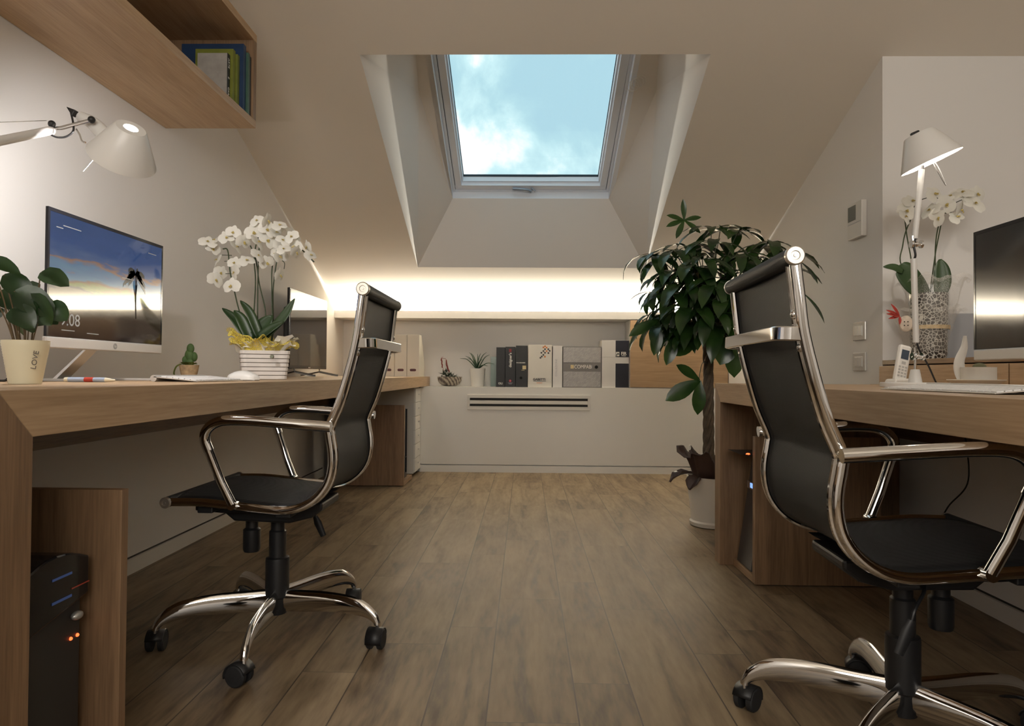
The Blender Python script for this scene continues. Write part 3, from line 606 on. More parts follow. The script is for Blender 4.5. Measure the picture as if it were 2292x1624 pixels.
for cx_, cz_, rr_, nn in ((-.625, .742, .045, 18), (-.605, .765, .032, 14), (-.590, .73, .042, 18), (-.562, .722, .040, 18), (-.540, .716, .036, 16), (-.518, .708, .032, 16), (-.64, .715, .034, 12), (-.575, .745, .03, 12)):
    for k in range(nn):
        a = 2*PI*k/nn+random.random(); el = random.uniform(.1, 1.3)
        d = Vector((math.cos(a)*math.cos(el), math.sin(a)*math.cos(el)*.8, math.sin(el))); leaf(mb, (cx_, 5.245, cz_-.014), d, (0, 0, 1), rr_*random.uniform(.8, 1.2), .013, .2, .3, n=3, shape=taper)
mb.tube([(-.60, 5.25, .70), (-.612, 5.25, .74)], .006, 6)
mb.build('succulent_leaves', leafmat('succulent', (.05, .07, .045), (.10, .13, .09), .55), g, smooth=True)
mb = MB(); mb.tube(bez([(-.62, 5.25, .73), (-.636, 5.24, .80), (-.645, 5.24, .855), (-.63, 5.24, .866)]), .0016, 6); mb.tube(bez([(-.645, 5.24, .855), (-.612, 5.24, .853), (-.60, 5.24, .82), (-.585, 5.24, .757)]), .0016, 6)
for p in bez([(-.636, 5.24, .79), (-.640, 5.24, .82), (-.645, 5.24, .85)], 4)+bez([(-.607, 5.24, .838), (-.60, 5.24, .80), (-.586, 5.24, .757)], 6): mb.ball((p.x+random.uniform(-.003, .003), p.y, p.z), .0052, 6, 4, sc=(1, 1, 1.4))
mb.build('red_flower_stalks', mat('dry_red', (.16, .02, .015), .7), g, smooth=True)

# ------------------------------------------------------------------ office chair
def office_chair(loc, rz, label, spoke0, lever_side=1):
    g = thing('office_chair', loc, label, 'office chair', 'high back office chairs', rz)
    HW = .212
    prof = [(-.284, .952), (-.275, .875), (-.268, .82), (-.250, .745), (-.228, .67), (-.203, .609), (-.203, .585), (-.210, .54), (-.209, .50), (-.198, .462), (-.172, .428), (-.135, .405), (-.09, .396), (-.03, .400), (.04, .407), (.12, .414), (.199, .414)]
    fine = bez([(p, 0, z) for p, z in prof], 4)
    B = dict(parent=g, local=True)
    for s in (-1, 1):
        MB().tube([(q.x, s*HW, q.z) for q in fine], .0105, 12).build('side_frame', CHROME, smooth=True, **B)
        nr = []
        for i, q in enumerate(fine):
            d = (fine[min(i+1, len(fine)-1)]-fine[max(i-1, 0)]).normalized(); nn = Vector((d.z, 0, -d.x)); nn = nn if nn.x*1+nn.z*.4 > 0 or True else -nn
            nr.append((d, Vector((-d.z, 0, d.x))))
        MB().tube([(q.x+nr[i][1].x*-.006, s*(HW-.019), q.z+nr[i][1].z*-.006) for i, q in enumerate(fine)], .0055, 8).build('fabric_rail', CHROME, smooth=True, **B)
        # arm
        arm = bez([(-.203, s*(HW+.004), .609), (-.203, s*(HW+.036), .611)], 2)
        MB().tube(arm, .0115, 12).build('arm_joint', CHROME, smooth=True, **B)
        pa = [Vector((-.206, s*(HW+.034), .610)), Vector((-.11, s*(HW+.036), .617)), Vector((-.02, s*(HW+.036), .623)), Vector((.04, s*(HW+.035), .6235)), Vector((.072, s*(HW+.034), .616)), Vector((.092, s*(HW+.033), .598)), Vector((.097, s*(HW+.031), .575)), Vector((.088, s*(HW+.029), .548))]
        ba = bez(pa, 5); MB().tube([(-.2175, s*(HW+.034), .609)]+ba, .0128, 14).build('armrest', CHROME, smooth=True, **B)
        MB().tube([(.0885, s*(HW+.029), .550), (.087, s*(HW+.0288), .545), (.06, s*(HW+.022), .47), (.034, s*(HW+.014), .413)], [.0128, .0112, .0112, .0112], 14).build('arm_post', CHROME, smooth=True, **B)
        MB().tube([(.034, s*(HW-.004), .408), (.034, s*(HW+.022), .411)], .012, 12).build('post_joint', CHROME, smooth=True, **B)
        for zz, pp in ((.853, -.2735), (.795, -.262)): 
            mb = MB(); mb.ball((pp-.008, s*(HW-.012), zz), .0075, sc=(.8, 1, 1.2)); mb.build('clamp', CHROME, smooth=True, **B)
    # fabric
    rows = []
    for q, (d, nn) in zip(fine, nr):
        row = []
        for j in range(13):
            y = -1+2*j/12; sag = .004+.010*(1-y*y)
            row.append(Vector((q.x, y*(HW-.017), q.z))-nn*(-1)*(-1)*0+Vector((nn.x, 0, nn.z))*(sag-.004))
        rows.append(row)
    k = 44   # split backrest / seat at the lumbar bend
    MB().grid(rows[:k+1]).build('backrest', MESHF, smooth=True, solid=.006, **B)
    MB().grid(rows[k:]).build('seat', MESHF, smooth=True, solid=.012, **B)
    # rolls with chrome caps
    for nm, (px_, pz_), r_, mm_ in (('headrest_roll', (-.287, .954), .0165, MESHF), ('seat_front_roll', (.205, .414), .0135, MESHF)):
        MB().tube([(px_, -HW-.006, pz_), (px_, HW+.006, pz_)], r_, 20).build(nm, mm_, smooth=True, **B)
        for s in (-1, 1):
            M_ = Matrix.Translation((px_, s*(HW+.0062), pz_)) @ Matrix.Rotation(R(-90*s), 4, 'X')
            mb = MB(); mb.lathe([(r_*1.04, 0), (r_*1.04, .006), (r_*.9, .0085), (r_*.5, .0085), (r_*.45, .0065), (r_*.2, .0065), (r_*.18, .008), (1e-6, .008)], n=24, M=M_); mb.build('end_cap', mat('cap_metal', (.62, .58, .52), .28, .85), smooth=True, **B)
    # grab bar behind the back
    path = bez([(-.270, -HW, .818), (-.292, -HW+.006, .819), (-.305, -HW+.03, .82), (-.307, -HW+.07, .82), (-.307, 0, .82), (-.307, HW-.07, .82), (-.305, HW-.03, .82), (-.292, HW-.006, .819), (-.270, HW, .818)], 5)
    mb = MB(); mb.tube(path, .01, 4, sq=(.0085, .0185), a0=PI/4); mb.build('grab_bar', CHROME, smooth=True, bevel=.0025, **B)
    # mechanism
    mb = MB(); mb.prism([(-.15, .372), (-.12, .350), (-.06, .335), (.09, .340), (.13, .372), (.13, .385), (-.15, .392)], 'Y', -.085, .085); mb.build('tilt_mechanism', BLACKPL, bevel=.006, **B)
    for yy in (-.12, .12):
        mb = MB(); mb.prism([(-.14, .395), (.17, .400), (.17, .378), (.10, .372), (-.10, .374)], 'Y', yy-.018, yy+.018); mb.build('mounting_rail', BLACKPL, bevel=.003, **B)
    mb = MB(); mb.box(-.10, -.06, -.19, .19, .372, .388); mb.box(.10, .14, -.19, .19, .382, .398); mb.build('cross_bar', BLACKPL, bevel=.003, **B)
    mb = MB(); mb.lathe([(.017, .36), (.017, .305), (.0235, .300), (.0235, .245), (.021, .238), (1e-6, .238)], (.074, 0, 0), 20); mb.build('tension_knob', BLACKPL, smooth=True, **B)
    mb = MB(); mb.lathe([(.019, .345), (.019, .300), (.0235, .296), (.0235, .225), (.0315, .222), (.0325, .215), (.0325, .115), (.028, .110), (.026, .066), (1e-6, .066)], (0, 0, 0), 28); mb.build('gas_lift', BLACKPL, smooth=True, **B)
    s = -1
    mb = MB(); mb.tube(bez([(0, -.08, .352), (-.02, -.12, .345), (-.05, -.15, .325), (-.06, -.155, .300)]), .0035, 8); mb.tube([(-.058, -.155, .305), (-.066, -.156, .285), (-.083, -.158, .245)], [.007, .0115, .009], 10, sq=[(.005, .007), (.006, .012), (.005, .009)]); mb.build('height_lever', BLACKPL, smooth=True, **B)
    # five star base
    for i in range(5):
        a = R(spoke0+72*i); c_, s_ = math.cos(a), math.sin(a)
        rad = [(.026, .104), (.08, .106), (.14, .109), (.19, .109), (.235, .105), (.268, .096), (.292, .082), (.303, .068), (.305, .060)]
        P_ = bez([(c_*r_, s_*r_, z_) for r_, z_ in rad], 3); n_ = len(P_)
        def rad_at(i_):
            t_ = i_/(n_-1); v_ = .022*(1-t_)**.6+.010
            return (.0105-.0005*t_, max(.010, v_*(1.0 if t_ < .55 else max(.45, 1-(t_-.55)*1.3))))
        sp = MB().tube(P_, .01, 12, sq=[rad_at(j) for j in range(n_)]).build('base_spoke', CHROME, smooth=True, **B)
        # caster
        cx0, cy0 = c_*.305, s_*.305; ca = a+R(70+35*math.sin(i*2.3)); dx, dy = math.cos(ca), math.sin(ca); ox, oy = -dx*.012, -dy*.012
        ct = thing_child('caster', g)
        CB = dict(parent=ct, local=True)
        MB().tube([(cx0, cy0, .066), (cx0, cy0, .04)], .0055, 8).build('caster_stem', CHROME, smooth=True, **CB)
        for sd in (-1, 1):
            M_ = Matrix.Translation((cx0+ox-dy*sd*.009, cy0+oy+dx*sd*.009, .0265)) @ Matrix(((dx, -dy*sd, 0, 0), (dy, dx*sd, 0, 0), (0, 0, 1, 0), (0, 0, 0, 1))) @ Matrix.Rotation(R(-90), 4, 'X')
            mb = MB(); mb.lathe([(.0265, 0), (.0265, .010), (.023, .0135), (.012, .0145), (1e-6, .0145)], n=24, M=M_); mb.build('wheel', RUBBER, smooth=True, **CB)
        M_ = Matrix.Translation((cx0+ox, cy0+oy, .0265)) @ Matrix(((dx, -dy, 0, 0), (dy, dx, 0, 0), (0, 0, 1, 0), (0, 0, 0, 1)))
        hood = [(.0285*math.cos(R(q)), .0285*math.sin(R(q))) for q in range(15, 200, 15)]
        mb = MB(); mb.v = []
        vv = [M_ @ Vector((p[0], y_, p[1])) for y_ in (-.0215, .0215) for p in hood]; nn_ = len(hood)
        mb.add(vv, [(i_, i_+1, i_+1+nn_, i_+nn_) for i_ in range(nn_-1)]); mb.build('hood', BLACKPL, smooth=True, solid=.003, **CB)
    return g
def thing_child(name, parent):
    me = bpy.data.meshes.new(name); me.from_pydata([], [], [])
    o = bpy.data.objects.new(name, None); COL.objects.link(o); o.parent = parent; WM[o.name] = WM[parent.name].copy(); o.empty_display_size = .02; return o
office_chair((-.695, 1.925, 0), R(180), 'black mesh high back office chair facing the left desk', -84-180)
office_chair((.767, 1.405, 0), R(-3), 'black mesh high back office chair facing the right desk', 154+3)

# ------------------------------------------------------------------ monitors
def screen_sunset():
    m = bpy.data.materials.new('sunset_screen_picture'); m.use_nodes = True; t = m.node_tree; b = t.nodes['Principled BSDF']; L = t.links.new
    co = nd(t, 'ShaderNodeTexCoord'); s = nd(t, 'ShaderNodeSeparateXYZ'); L(co.outputs['Generated'], s.inputs[0])
    mp = nd(t, 'ShaderNodeMapping'); mp.inputs['Scale'].default_value = (1, 1.6, 5.0); mp.inputs['Rotation'].default_value = (R(-8), 0, 0); L(co.outputs['Generated'], mp.inputs[0])
    n = nd(t, 'ShaderNodeTexNoise'); n.inputs['Scale'].default_value = 2.4; n.inputs['Detail'].default_value = 6; L(mp.outputs[0], n.inputs['Vector'])
    a = nd(t, 'ShaderNodeMath', operation='MULTIPLY_ADD'); a.inputs[1].default_value = .34; L(n.outputs['Fac'], a.inputs[0]); L(s.outputs['Z'], a.inputs[2])
    a2 = nd(t, 'ShaderNodeMath', operation='SUBTRACT'); a2.inputs[1].default_value = .17; L(a.outputs[0], a2.inputs[0])
    c = nd(t, 'ShaderNodeValToRGB'); e = c.color_ramp.elements; e[0].position = .0; e[0].color = (.012, .006, .005, 1); e[1].position = 1.0; e[1].color = (.012, .045, .14, 1)
    for p, q in ((.18, (.03, .018, .01)), (.28, (.09, .07, .05)), (.36, (.14, .11, .07)), (.40, (.05, .045, .045)), (.44, (.17, .20, .05)), (.48, (.19, .10, .05)), (.53, (.10, .19, .26)), (.60, (.09, .16, .25)), (.645, (.25, .13, .07)), (.68, (.05, .09, .19)), (.80, (.018, .055, .17))):
        x_ = e.new(p); x_.color = (*q, 1)
    L(a2.outputs[0], c.inputs[0]); b.inputs['Base Color'].default_value = (.005, .005, .006, 1); b.inputs['Roughness'].default_value = .06; b.inputs['Specular IOR Level'].default_value = .8
    L(c.outputs[0], b.inputs['Emission Color']); b.inputs['Emission Strength'].default_value = .85
    return m
SILV = mat('silver_plastic', (.56, .55, .54), .35, .3)
def monitor(side, x, y0, y1, z0, z1, label, scr, deskz, foot=True):
    # side +1: the screen faces +X
    g = thing('computer_monitor', (x, (y0+y1)/2, deskz), label, 'monitor')
    s = side
    chin = .029
    MB().box(x-s*.024, x-s*.006, y0+.03, y1-.03, z0+.02, z1-.02).build('back_shell', mat('monitor_back', (.03, .03, .032), .4), g, bevel=.004)
    MB().box(x-s*.010, x+s*.0015, y0-.001, y1+.001, z0, z0+chin).build('chin', SILV, g, bevel=.003)
    mb = MB(); mb.box(x-s*.006, x-s*.002, y0, y1, z0+chin, z1); mb.box(x-s*.002, x+s*.001, y0, y0+.007, z0+chin, z1); mb.box(x-s*.002, x+s*.001, y1-.007, y1, z0+chin, z1); mb.box(x-s*.002, x+s*.001, y0+.007, y1-.007, z1-.009, z1); mb.build('bezel', BLACKGL, g)
    MB().box(x-s*.002, x+s*.0002, y0+.007, y1-.007, z0+chin, z1-.009).build('screen', scr, g)
    return g
mX, mY0, mY1, mZ0, mZ1 = -1.17, 1.645, 2.175, .799, 1.146
g = monitor(1, mX, mY0, mY1, mZ0, mZ1, 'monitor showing a sunset lock screen on the left desk', screen_sunset(), DL)
GLOWW = mat('screen_text_white', (.1, .1, .1), .3, emit=(.8, .8, .78), estr=.12); PALM = mat('palm_silhouette', (.004, .004, .004), .06, spec=.8)
xs = mX+.0006
text_part('19:08', .045, face_pX(xs, 1.722, .872), GLOWW, 'clock_text', g, extrude=.0001, sx=1.0)
for yy, zz, w_ in ((1.70, 1.109, .07), (1.675, 1.101, .025), (2.09, 1.108, .045), (1.955, 1.013, .06), (1.70, .845, .05), (1.80, .842, .05)): MB().box(xs-.0003, xs+.0002, yy, yy+w_, zz, zz+.0022).build('screen_text_line', GLOWW, g)
mb = MB(); mb.tube([(xs, 2.028, .90), (xs, 2.024, .97), (xs, 2.022, 1.0), (xs, 2.021, 1.03)], [.001, .0025, .006, .004], 6, sq=[(.0003, .0011), (.0003, .0025), (.0003, .0065), (.0003, .004)])
for a in range(-10, 200, 17):
    L_ = .050+.014*math.sin(a*3.1); d = Vector((0, math.cos(R(a)), math.sin(R(a)))); c0 = Vector((xs, 2.022, 1.035))
    pts = [c0+d*L_*k/6-Vector((0, 0, 1))*(L_*.9)*(k/6)**2*.75 for k in range(7)]
    for k in range(6):
        q0, q1 = pts[k], pts[k+1]; wd = .018*math.sin(PI*(k+.7)/7)
        mb.add([q0, q1, q1-Vector((0, 0, wd)), q0-Vector((0, 0, wd))], [(0, 1, 2, 3)])
mb.build('palm_picture', PALM, g)
mb = MB(); mb.lathe([(1e-6, 0), (.0085, 0), (.0085, .0006), (1e-6, .0006)], n=20, M=face_pX(mX+.0016, 1.925, .8135)); mb.build('round_logo', mat('logo_grey', (.25, .25, .26), .3, .5), g); text_part('hp', .010, face_pX(mX+.0024, 1.925, .8138), SILV, 'logo_letters', g, extrude=.0001)
mb = MB(); mb.add([(mX-.012, 1.82, .81), (mX-.012, 1.87, .81), (mX-.004, 1.87, .81), (mX-.004, 1.82, .81), (-1.262, 1.80, DL+.006), (-1.262, 1.85, DL+.006), (-1.25, 1.85, DL+.006), (-1.25, 1.80, DL+.006)], [(0, 1, 2, 3), (7, 6, 5, 4), (0, 4, 5, 1), (1, 5, 6, 2), (2, 6, 7, 3), (3, 7, 4, 0)]); mb.build('stand_leg', STEEL, g, bevel=.001)
mb = MB(); mb.box(-1.34, -1.10, 1.79, 1.81, DL+.0003, DL+.007); mb.box(-1.34, -1.10, 2.03, 2.05, DL+.0003, DL+.007); mb.box(-1.34, -1.24, 1.81, 2.03, DL+.0003, DL+.007); mb.build('foot', SILV, g, bevel=.001)
mb = MB(); mb.tube(bez([(-1.195, 1.69, .81), (-1.23, 1.685, .80), (-1.255, 1.67, .775), (-1.27, 1.66, .74), (-1.275, 1.655, DL+.004), (-1.35, 1.70, DL+.004), (-1.42, 1.76, DL+.004)]), .0028, 8); mb.build('cable', BLACKPL, g, smooth=True)
# right monitor
SCD = mat('dark_screen', (.012, .012, .012), .08, spec=.8)
g = monitor(-1, 1.19, 1.29, 1.835, .788, 1.128, 'switched off monitor at the right edge on the right desk', SCD, DR)
mb = MB(); mb.box(1.205, 1.212, 1.54, 1.59, DR+.006, .83); mb.build('stand_leg', SILV, g, bevel=.001)
mb = MB(); mb.box(1.16, 1.30, 1.47, 1.66, DR+.0003, DR+.006); mb.build('foot', SILV, g, bevel=.002)
# small tv
g = thing('television', (-1.3, 4.1, DL), 'small black television standing on two splayed feet on the left desk', 'television')
MB().box(-1.303, -1.318, 3.748, 4.46, .762, 1.212).build('panel_frame', BLACKGL, g, bevel=.003)
MB().box(-1.318, -1.352, 3.78, 4.42, .775, 1.11).build('back_shell', BLACKPL, g, bevel=.012)
MB().box(-1.3032, -1.3015, 3.757, 4.451, .782, 1.203).build('screen', mat('tv_screen', (.01, .009, .009), .05, spec=.9), g)
MB().box(-1.3014, -1.3009, 4.08, 4.12, .768, .774).build('logo', SILV, g)
for yy in (3.86, 4.33):
    mb = MB(); mb.tube([(-1.31, yy, .765), (-1.31, yy, .745), (-1.21, yy+.03, DL+.0085), (-1.20, yy+.033, DL+.008)], .005, 8, sq=(.009, .005)); mb.tube([(-1.31, yy, .745), (-1.41, yy-.03, DL+.0085), (-1.42, yy-.033, DL+.008)], .005, 8, sq=(.009, .005)); mb.build('foot', mat('tv_foot', (.2, .2, .2), .25, .9), g, smooth=True)

# ------------------------------------------------------------------ keyboards, mouse, pen
KEYM = mat('key_white', (.80, .79, .78), .5); ALU = mat('aluminium', (.62, .60, .57), .35, .6)
def keyboard(x_front, x_back, y0, y1, z, label):
    g = thing('keyboard', ((x_front+x_back)/2, (y0+y1)/2, z), label, 'keyboard', 'white slim keyboards')
    s = 1 if x_back > x_front else -1; dpt = abs(x_back-x_front); hb = .017
    def Z(a): return z+.0035+hb*.7*a
    mb = MB(); mb.add([(x_front, y0, z+.001), (x_front, y1, z+.001), (x_back, y1, Z(1)-.004), (x_back, y0, Z(1)-.004), (x_front, y0, Z(0)), (x_front, y1, Z(0)), (x_back, y1, Z(1)), (x_back, y0, Z(1))],
        [(0, 3, 2, 1), (4, 5, 6, 7), (0, 1, 5, 4), (1, 2, 6, 5), (2, 3, 7, 6), (3, 0, 4, 7)]); mb.build('tray', ALU, g, bevel=.0008)
    MB().tube([(x_back, y0, z+.0095), (x_back, y1, z+.0095)], .009, 16).build('battery_tube', ALU, g, smooth=True)
    mb = MB(); rows_ = 6; cols = int((y1-y0)/.0192); pit = (y1-y0-.008)/cols
    for i in range(rows_):
        for j in range(cols):
            a0 = (.05+i*.135); a1 = a0+.112; yy = y0+.004+j*pit
            if i == 0 and 4 <= j <= 8:
                if j > 4: continue
                ye = yy+pit*5-.003
            else: ye = yy+pit-.003
            xa_, xb_ = x_front+s*dpt*a0, x_front+s*dpt*a1
            mb.add([(xa_, yy, Z(a0)), (xa_, ye, Z(a0)), (xb_, ye, Z(a1)), (xb_, yy, Z(a1)), (xa_, yy, Z(a0)+.0022), (xa_, ye, Z(a0)+.0022), (xb_, ye, Z(a1)+.0022), (xb_, yy, Z(a1)+.0022)],
                [(0, 3, 2, 1), (4, 5, 6, 7), (0, 1, 5, 4), (1, 2, 6, 5), (2, 3, 7, 6), (3, 0, 4, 7)])
    k_ = mb.build('keys', KEYM, g); k_['kind'] = 'stuff'
    return g
keyboard(-.885, -1.005, 1.83, 2.13, DL, 'white slim keyboard on the left desk in front of the sunset screen')
keyboard(.895, 1.015, 1.32, 1.74, DR, 'white slim keyboard on the right desk beside the lamp base')
def smooth_mouse(cx_, cy_, z, label):
    g = thing('computer_mouse', (cx_, cy_, z), label, 'mouse')
    mb = MB(); rows = []
    for i in range(13):
        t_ = i/12; xx = -.053+.106*t_; hw = .029*math.sqrt(max(0, 1-(2*t_-1)**4))*(.95+.05*t_); hh = .030*math.sin(PI*(t_*.9+.06))**.6
        row = []
        for j in range(13):
            a = PI*j/12; row.append(Vector((cx_+xx, cy_+hw*math.cos(a), z+.003+hh*math.sin(a)**.7 if 0 < j < 12 else z+.003)))
        rows.append(row)
    mb.grid(rows)
    mb.build('body', WHITEPL, g, smooth=True)
    MB().box(cx_-.045, cx_+.045, cy_-.022, cy_+.022, z+.0002, z+.004).build('base', ALU, g, bevel=.001)
smooth_mouse(-.915, 2.205, DL, 'white rounded mouse between the keyboard and the orchid basket')
g = thing('marker_pen', (-1.08, 1.70, DL), 'pale blue and white pen with a red band on the left desk', 'pen')
zz = DL+.0062
MB().tube([(-1.15, 1.702, zz), (-1.055, 1.70, zz)], .006, 12).build('barrel', mat('pen_blue', (.35, .42, .55), .35), g, smooth=True)
MB().tube([(-1.108, 1.7012, zz), (-1.085, 1.7006, zz)], .00625, 12).build('red_band', mat('pen_red', (.45, .05, .03), .4), g, smooth=True)
MB().tube([(-1.055, 1.70, zz), (-1.03, 1.6995, zz-.001)], [.006, .002], 12).build('tip', mat('pen_tip', (.7, .65, .5), .4), g, smooth=True)
MB().tube([(-1.16, 1.7022, zz), (-1.15, 1.702, zz)], [.0055, .0062], 12).build('cap', mat('pen_tip', (0, 0, 0)), g, smooth=True)

# ------------------------------------------------------------------ small plants on the left desk
px_, py_ = -1.045, 1.41
g = potted('potted_pilea', (px_, py_, DL), 'small dark leaved plant in a ribbed cream pot at the left edge')
mb = MB(); pf = []
for i in range(34):
    t_ = i/33; pf.append((.029+.0135*min(1, t_*1.1)+(.0006 if i % 2 else -.0003), DL+.0005+.0905*t_))
pf += [(.0405, DL+.091), (.0395, DL+.082), (1e-6, DL+.082)]
mb.lathe(pf, (px_, py_, 0), 36); mb.build('pot', mat('cream_pot', (.66, .62, .46), .4), g, smooth=True)
MB().lathe([(1e-6, DL+.0825), (.0393, DL+.0825), (.039, DL+.085), (1e-6, DL+.086)], (px_, py_, 0), 20).build('soil', SOIL, g)
text_part('LOVE', .016, face_mY(px_+.039, py_-.026, DL+.05, R(80)), mat('pot_print', (.10, .09, .08), .7), 'pot_lettering', g)
mb = MB(); ms = MB()
LV = [(-1.087, .969, -1.03, .95, .075, .03), (-1.088, .942, -1.04, .905, .075, .048), (-1.035, .953, -.978, .934, .07, .045), (-1.044, .905, -.987, .873, .085, .06), (-1.102, .909, -1.06, .88, .06, .05), (-1.09, .88, -1.05, .85, .06, .05), (-1.02, .90, -.985, .845, .075, .055), (-1.10, .872, -1.12, .85, .05, .045),
      (-1.05, .93, -1.08, .90, .06, .05), (-1.03, .89, -1.02, .83, .07, .06), (-1.07, .86, -1.08, .825, .05, .04), (-1.04, .87, -1.0, .84, .06, .05), (-1.11, .925, -1.13, .91, .05, .04), (-1.06, .90, -1.02, .865, .08, .055), (-1.09, .90, -1.12, .86, .06, .055), (-1.0, .885, -.975, .86, .05, .045)]
for i, (x0, z0, x1, z1, L_, W_) in enumerate(LV):
    dy = ((i*37) % 11-5)*.009
    b0 = Vector((x0, py_+dy, z0)); d = Vector((x1-x0, ((i*53) % 7-3)*.006, z1-z0)); upv = Vector((.2*((i % 3)-1), -.85, .6))
    leaf(mb, b0, d, upv, L_, W_, .5, .12, n=7, wavy=.03, shape=lambda t_: math.sin(PI*(t_**.75)*.96+.06)**.7 if t_ < .98 else .05)
    ms.tube(bez([(px_+(x0-px_)*.3, py_+dy*.4, DL+.084), (px_+(x0-px_)*.55, py_+dy*.7, (DL+.084+z0)/2), b0], 4), .0014, 5)
mb.build('leaves', LEAFD, g, smooth=True); ms.build('stems', mat('brown_stem', (.12, .08, .04), .6), g, smooth=True)

cx0, cy0 = -1.235, 2.49
g = potted('potted_cactus', (cx0, cy0, DL), 'tiny prickly cactus in a rough tan pot below the sunset screen corner')
mb = MB(); mb.lathe([(.024, DL+.0005), (.030, DL+.028), (.0335, DL+.052), (.031, DL+.052), (.03, DL+.045), (1e-6, DL+.045)], (cx0, cy0, 0), 28, ripple=lambda i, j: .02*math.sin(j*2.7+i)); mb.build('pot', mat('tan_pot', (.42, .30, .17), .9, bump=.5, bscale=150, vary=.25, vscale=60), g, smooth=True)
mb = MB()
for (a, b_, c, sx_, sz_) in ((0, 0, .085, .017, .026), (.004, 0, .112, .0135, .019), (.016, .004, .082, .012, .018), (-.014, -.003, .070, .010, .015), (.0, 0, .062, .016, .018)): mb.ball((cx0+a, cy0+b_, DL+c), 1, 14, 10, sc=(sx_, .011, sz_))
mb.build('pads', leafmat('cactus_green', (.05, .10, .025), (.10, .17, .05), .7), g, smooth=True)
mb = MB()
for k in range(34):
    a = random.uniform(0, 2*PI); r_ = random.uniform(.012, .034); leaf(mb, (cx0+r_*.7*math.cos(a), cy0+r_*.7*math.sin(a), DL+.052), (math.cos(a), math.sin(a), random.uniform(.3, 1.4)), (0, 0, 1), .018, .012, .6, .2, n=3)
mb.tube(bez([(cx0-.026, cy0-.01, DL+.055), (cx0-.042, cy0-.012, DL+.045), (cx0-.050, cy0-.012, DL+.02), (cx0-.038, cy0-.012, DL+.003)]), .0028, 6)
mb.build('moss', leafmat('moss', (.12, .17, .03), (.22, .26, .06), .8), g, smooth=True)

# ------------------------------------------------------------------ orchids
def blossom_mesh():
    mb = MB()
    for k, (a, L_, W_) in enumerate(((90, .024, .018), (210, .024, .017), (330, .024, .017), (5, .025, .031), (175, .025, .031))):
        d = Vector((math.cos(R(a)), -.12, math.sin(R(a)))); leaf(mb, (0, 0, 0), d, (0, -1, 0), L_, W_, .45, -.06, n=5, shape=lambda t_: math.sin(PI*(t_*.86+.12))**.55)
    for a in (-90, -40, -140): leaf(mb, (0, -.003, 0), (math.cos(R(a))*.7, -.8, math.sin(R(a))*.7), (0, -.4, 1), .008, .0045, .6, .3, m=1, n=3)
    mb.ball((0, -.004, .001), .0026, 8, 5, m=1)
    me_o = mb.build('blossom', [PETAL, LIP], smooth=True); me = me_o.data; bpy.data.objects.remove(me_o); return me
BLM = blossom_mesh()
def blossoms(g, pts, y, spread, sc=1.0, seed=1):
    rnd = random.Random(seed)
    for (x_, z_) in pts:
        o = bpy.data.objects.new('blossom', BLM); COL.objects.link(o); o.parent = g
        p = WM[g.name].inverted() @ Vector((x_, y+rnd.uniform(-spread, spread), z_)); o.location = p
        o.rotation_euler = (R(rnd.uniform(-45, 30)), R(rnd.uniform(-40, 40)), R(rnd.uniform(-55, 80) if x_ < 0 else rnd.uniform(-70, 50))); s_ = sc*rnd.uniform(.85, 1.12); o.scale = (s_, s_, s_)
OY = 2.6
g = potted('potted_orchid', (-1.005, OY, DL), 'large white orchid in a white woven basket with yellow wrapping on the left desk')
SLAT = mat('whitewashed_slat', (.74, .70, .66), .55, vary=.07, vscale=20); GAPM = mat('basket_gap', (.10, .07, .06), .8)
bc = Vector((-1.008, OY+.02, 0)); th0 = R(24)
def basket_ring(hw, z0, z1, rad=.02):
    pts = []
    for q in range(4):
        for k in range(4):
            a = PI/2*q+PI/2*k/3; cx_ = (hw-rad)*(1 if q in (0, 3) else -1); cy_ = (hw-rad)*(1 if q in (0, 1) else -1); pts.append((cx_+rad*math.cos(a), cy_+rad*math.sin(a)))
    c_, s_ = math.cos(th0), math.sin(th0)
    return [(bc.x+p[0]*c_-p[1]*s_, bc.y+p[0]*s_+p[1]*c_) for p in pts]
z_ = DL+.001; nb = 7
for i in range(nb):
    hw = .080+.0115*i/nb; mb = MB(); mb.prism(basket_ring(hw, 0, 0), 'Z', z_, z_+.0138); mb.build('slat', SLAT, g, bevel=.0015); z_ += .0157
MB().prism(basket_ring(.0765, 0, 0), 'Z', DL+.0005, DL+.107).build('basket_liner', GAPM, g)
mb = MB(); mb.lathe([(1e-6, 0), (.0078, 0), (.008, .002), (.006, .005), (1e-6, .005)], n=20, M=face_mY(-.935, OY-.092, DL+.085)); mb.build('metal_clasp', mat('clasp', (.3, .32, .25), .3, .9), g, smooth=True)
def crumple(mb, c, r0, r1, z0, z1, n, seed, amp=.02, tilt=0.0):
    rnd = random.Random(seed); rows = []
    ph = [rnd.uniform(0, 6) for _ in range(5)]
    for i in range(6):
        t_ = i/5; row = []
        for j in range(n+1):
            a = 2*PI*j/n; w_ = amp*t_*(math.sin(5*a+ph[0])+.8*math.sin(9*a+ph[1])+.6*math.sin(14*a+ph[2])); w2 = amp*t_*(math.sin(6*a+ph[3])+.8*math.sin(11*a+ph[4]))
            r_ = r0+(r1-r0)*t_+w_; row.append(Vector((c[0]+r_*math.cos(a), c[1]+r_*math.sin(a)*.95, z0+(z1-z0)*math.sin(t_*PI*.62)+w2+tilt*math.cos(a)*t_)))
        rows.append(row)
    mb.grid(rows)
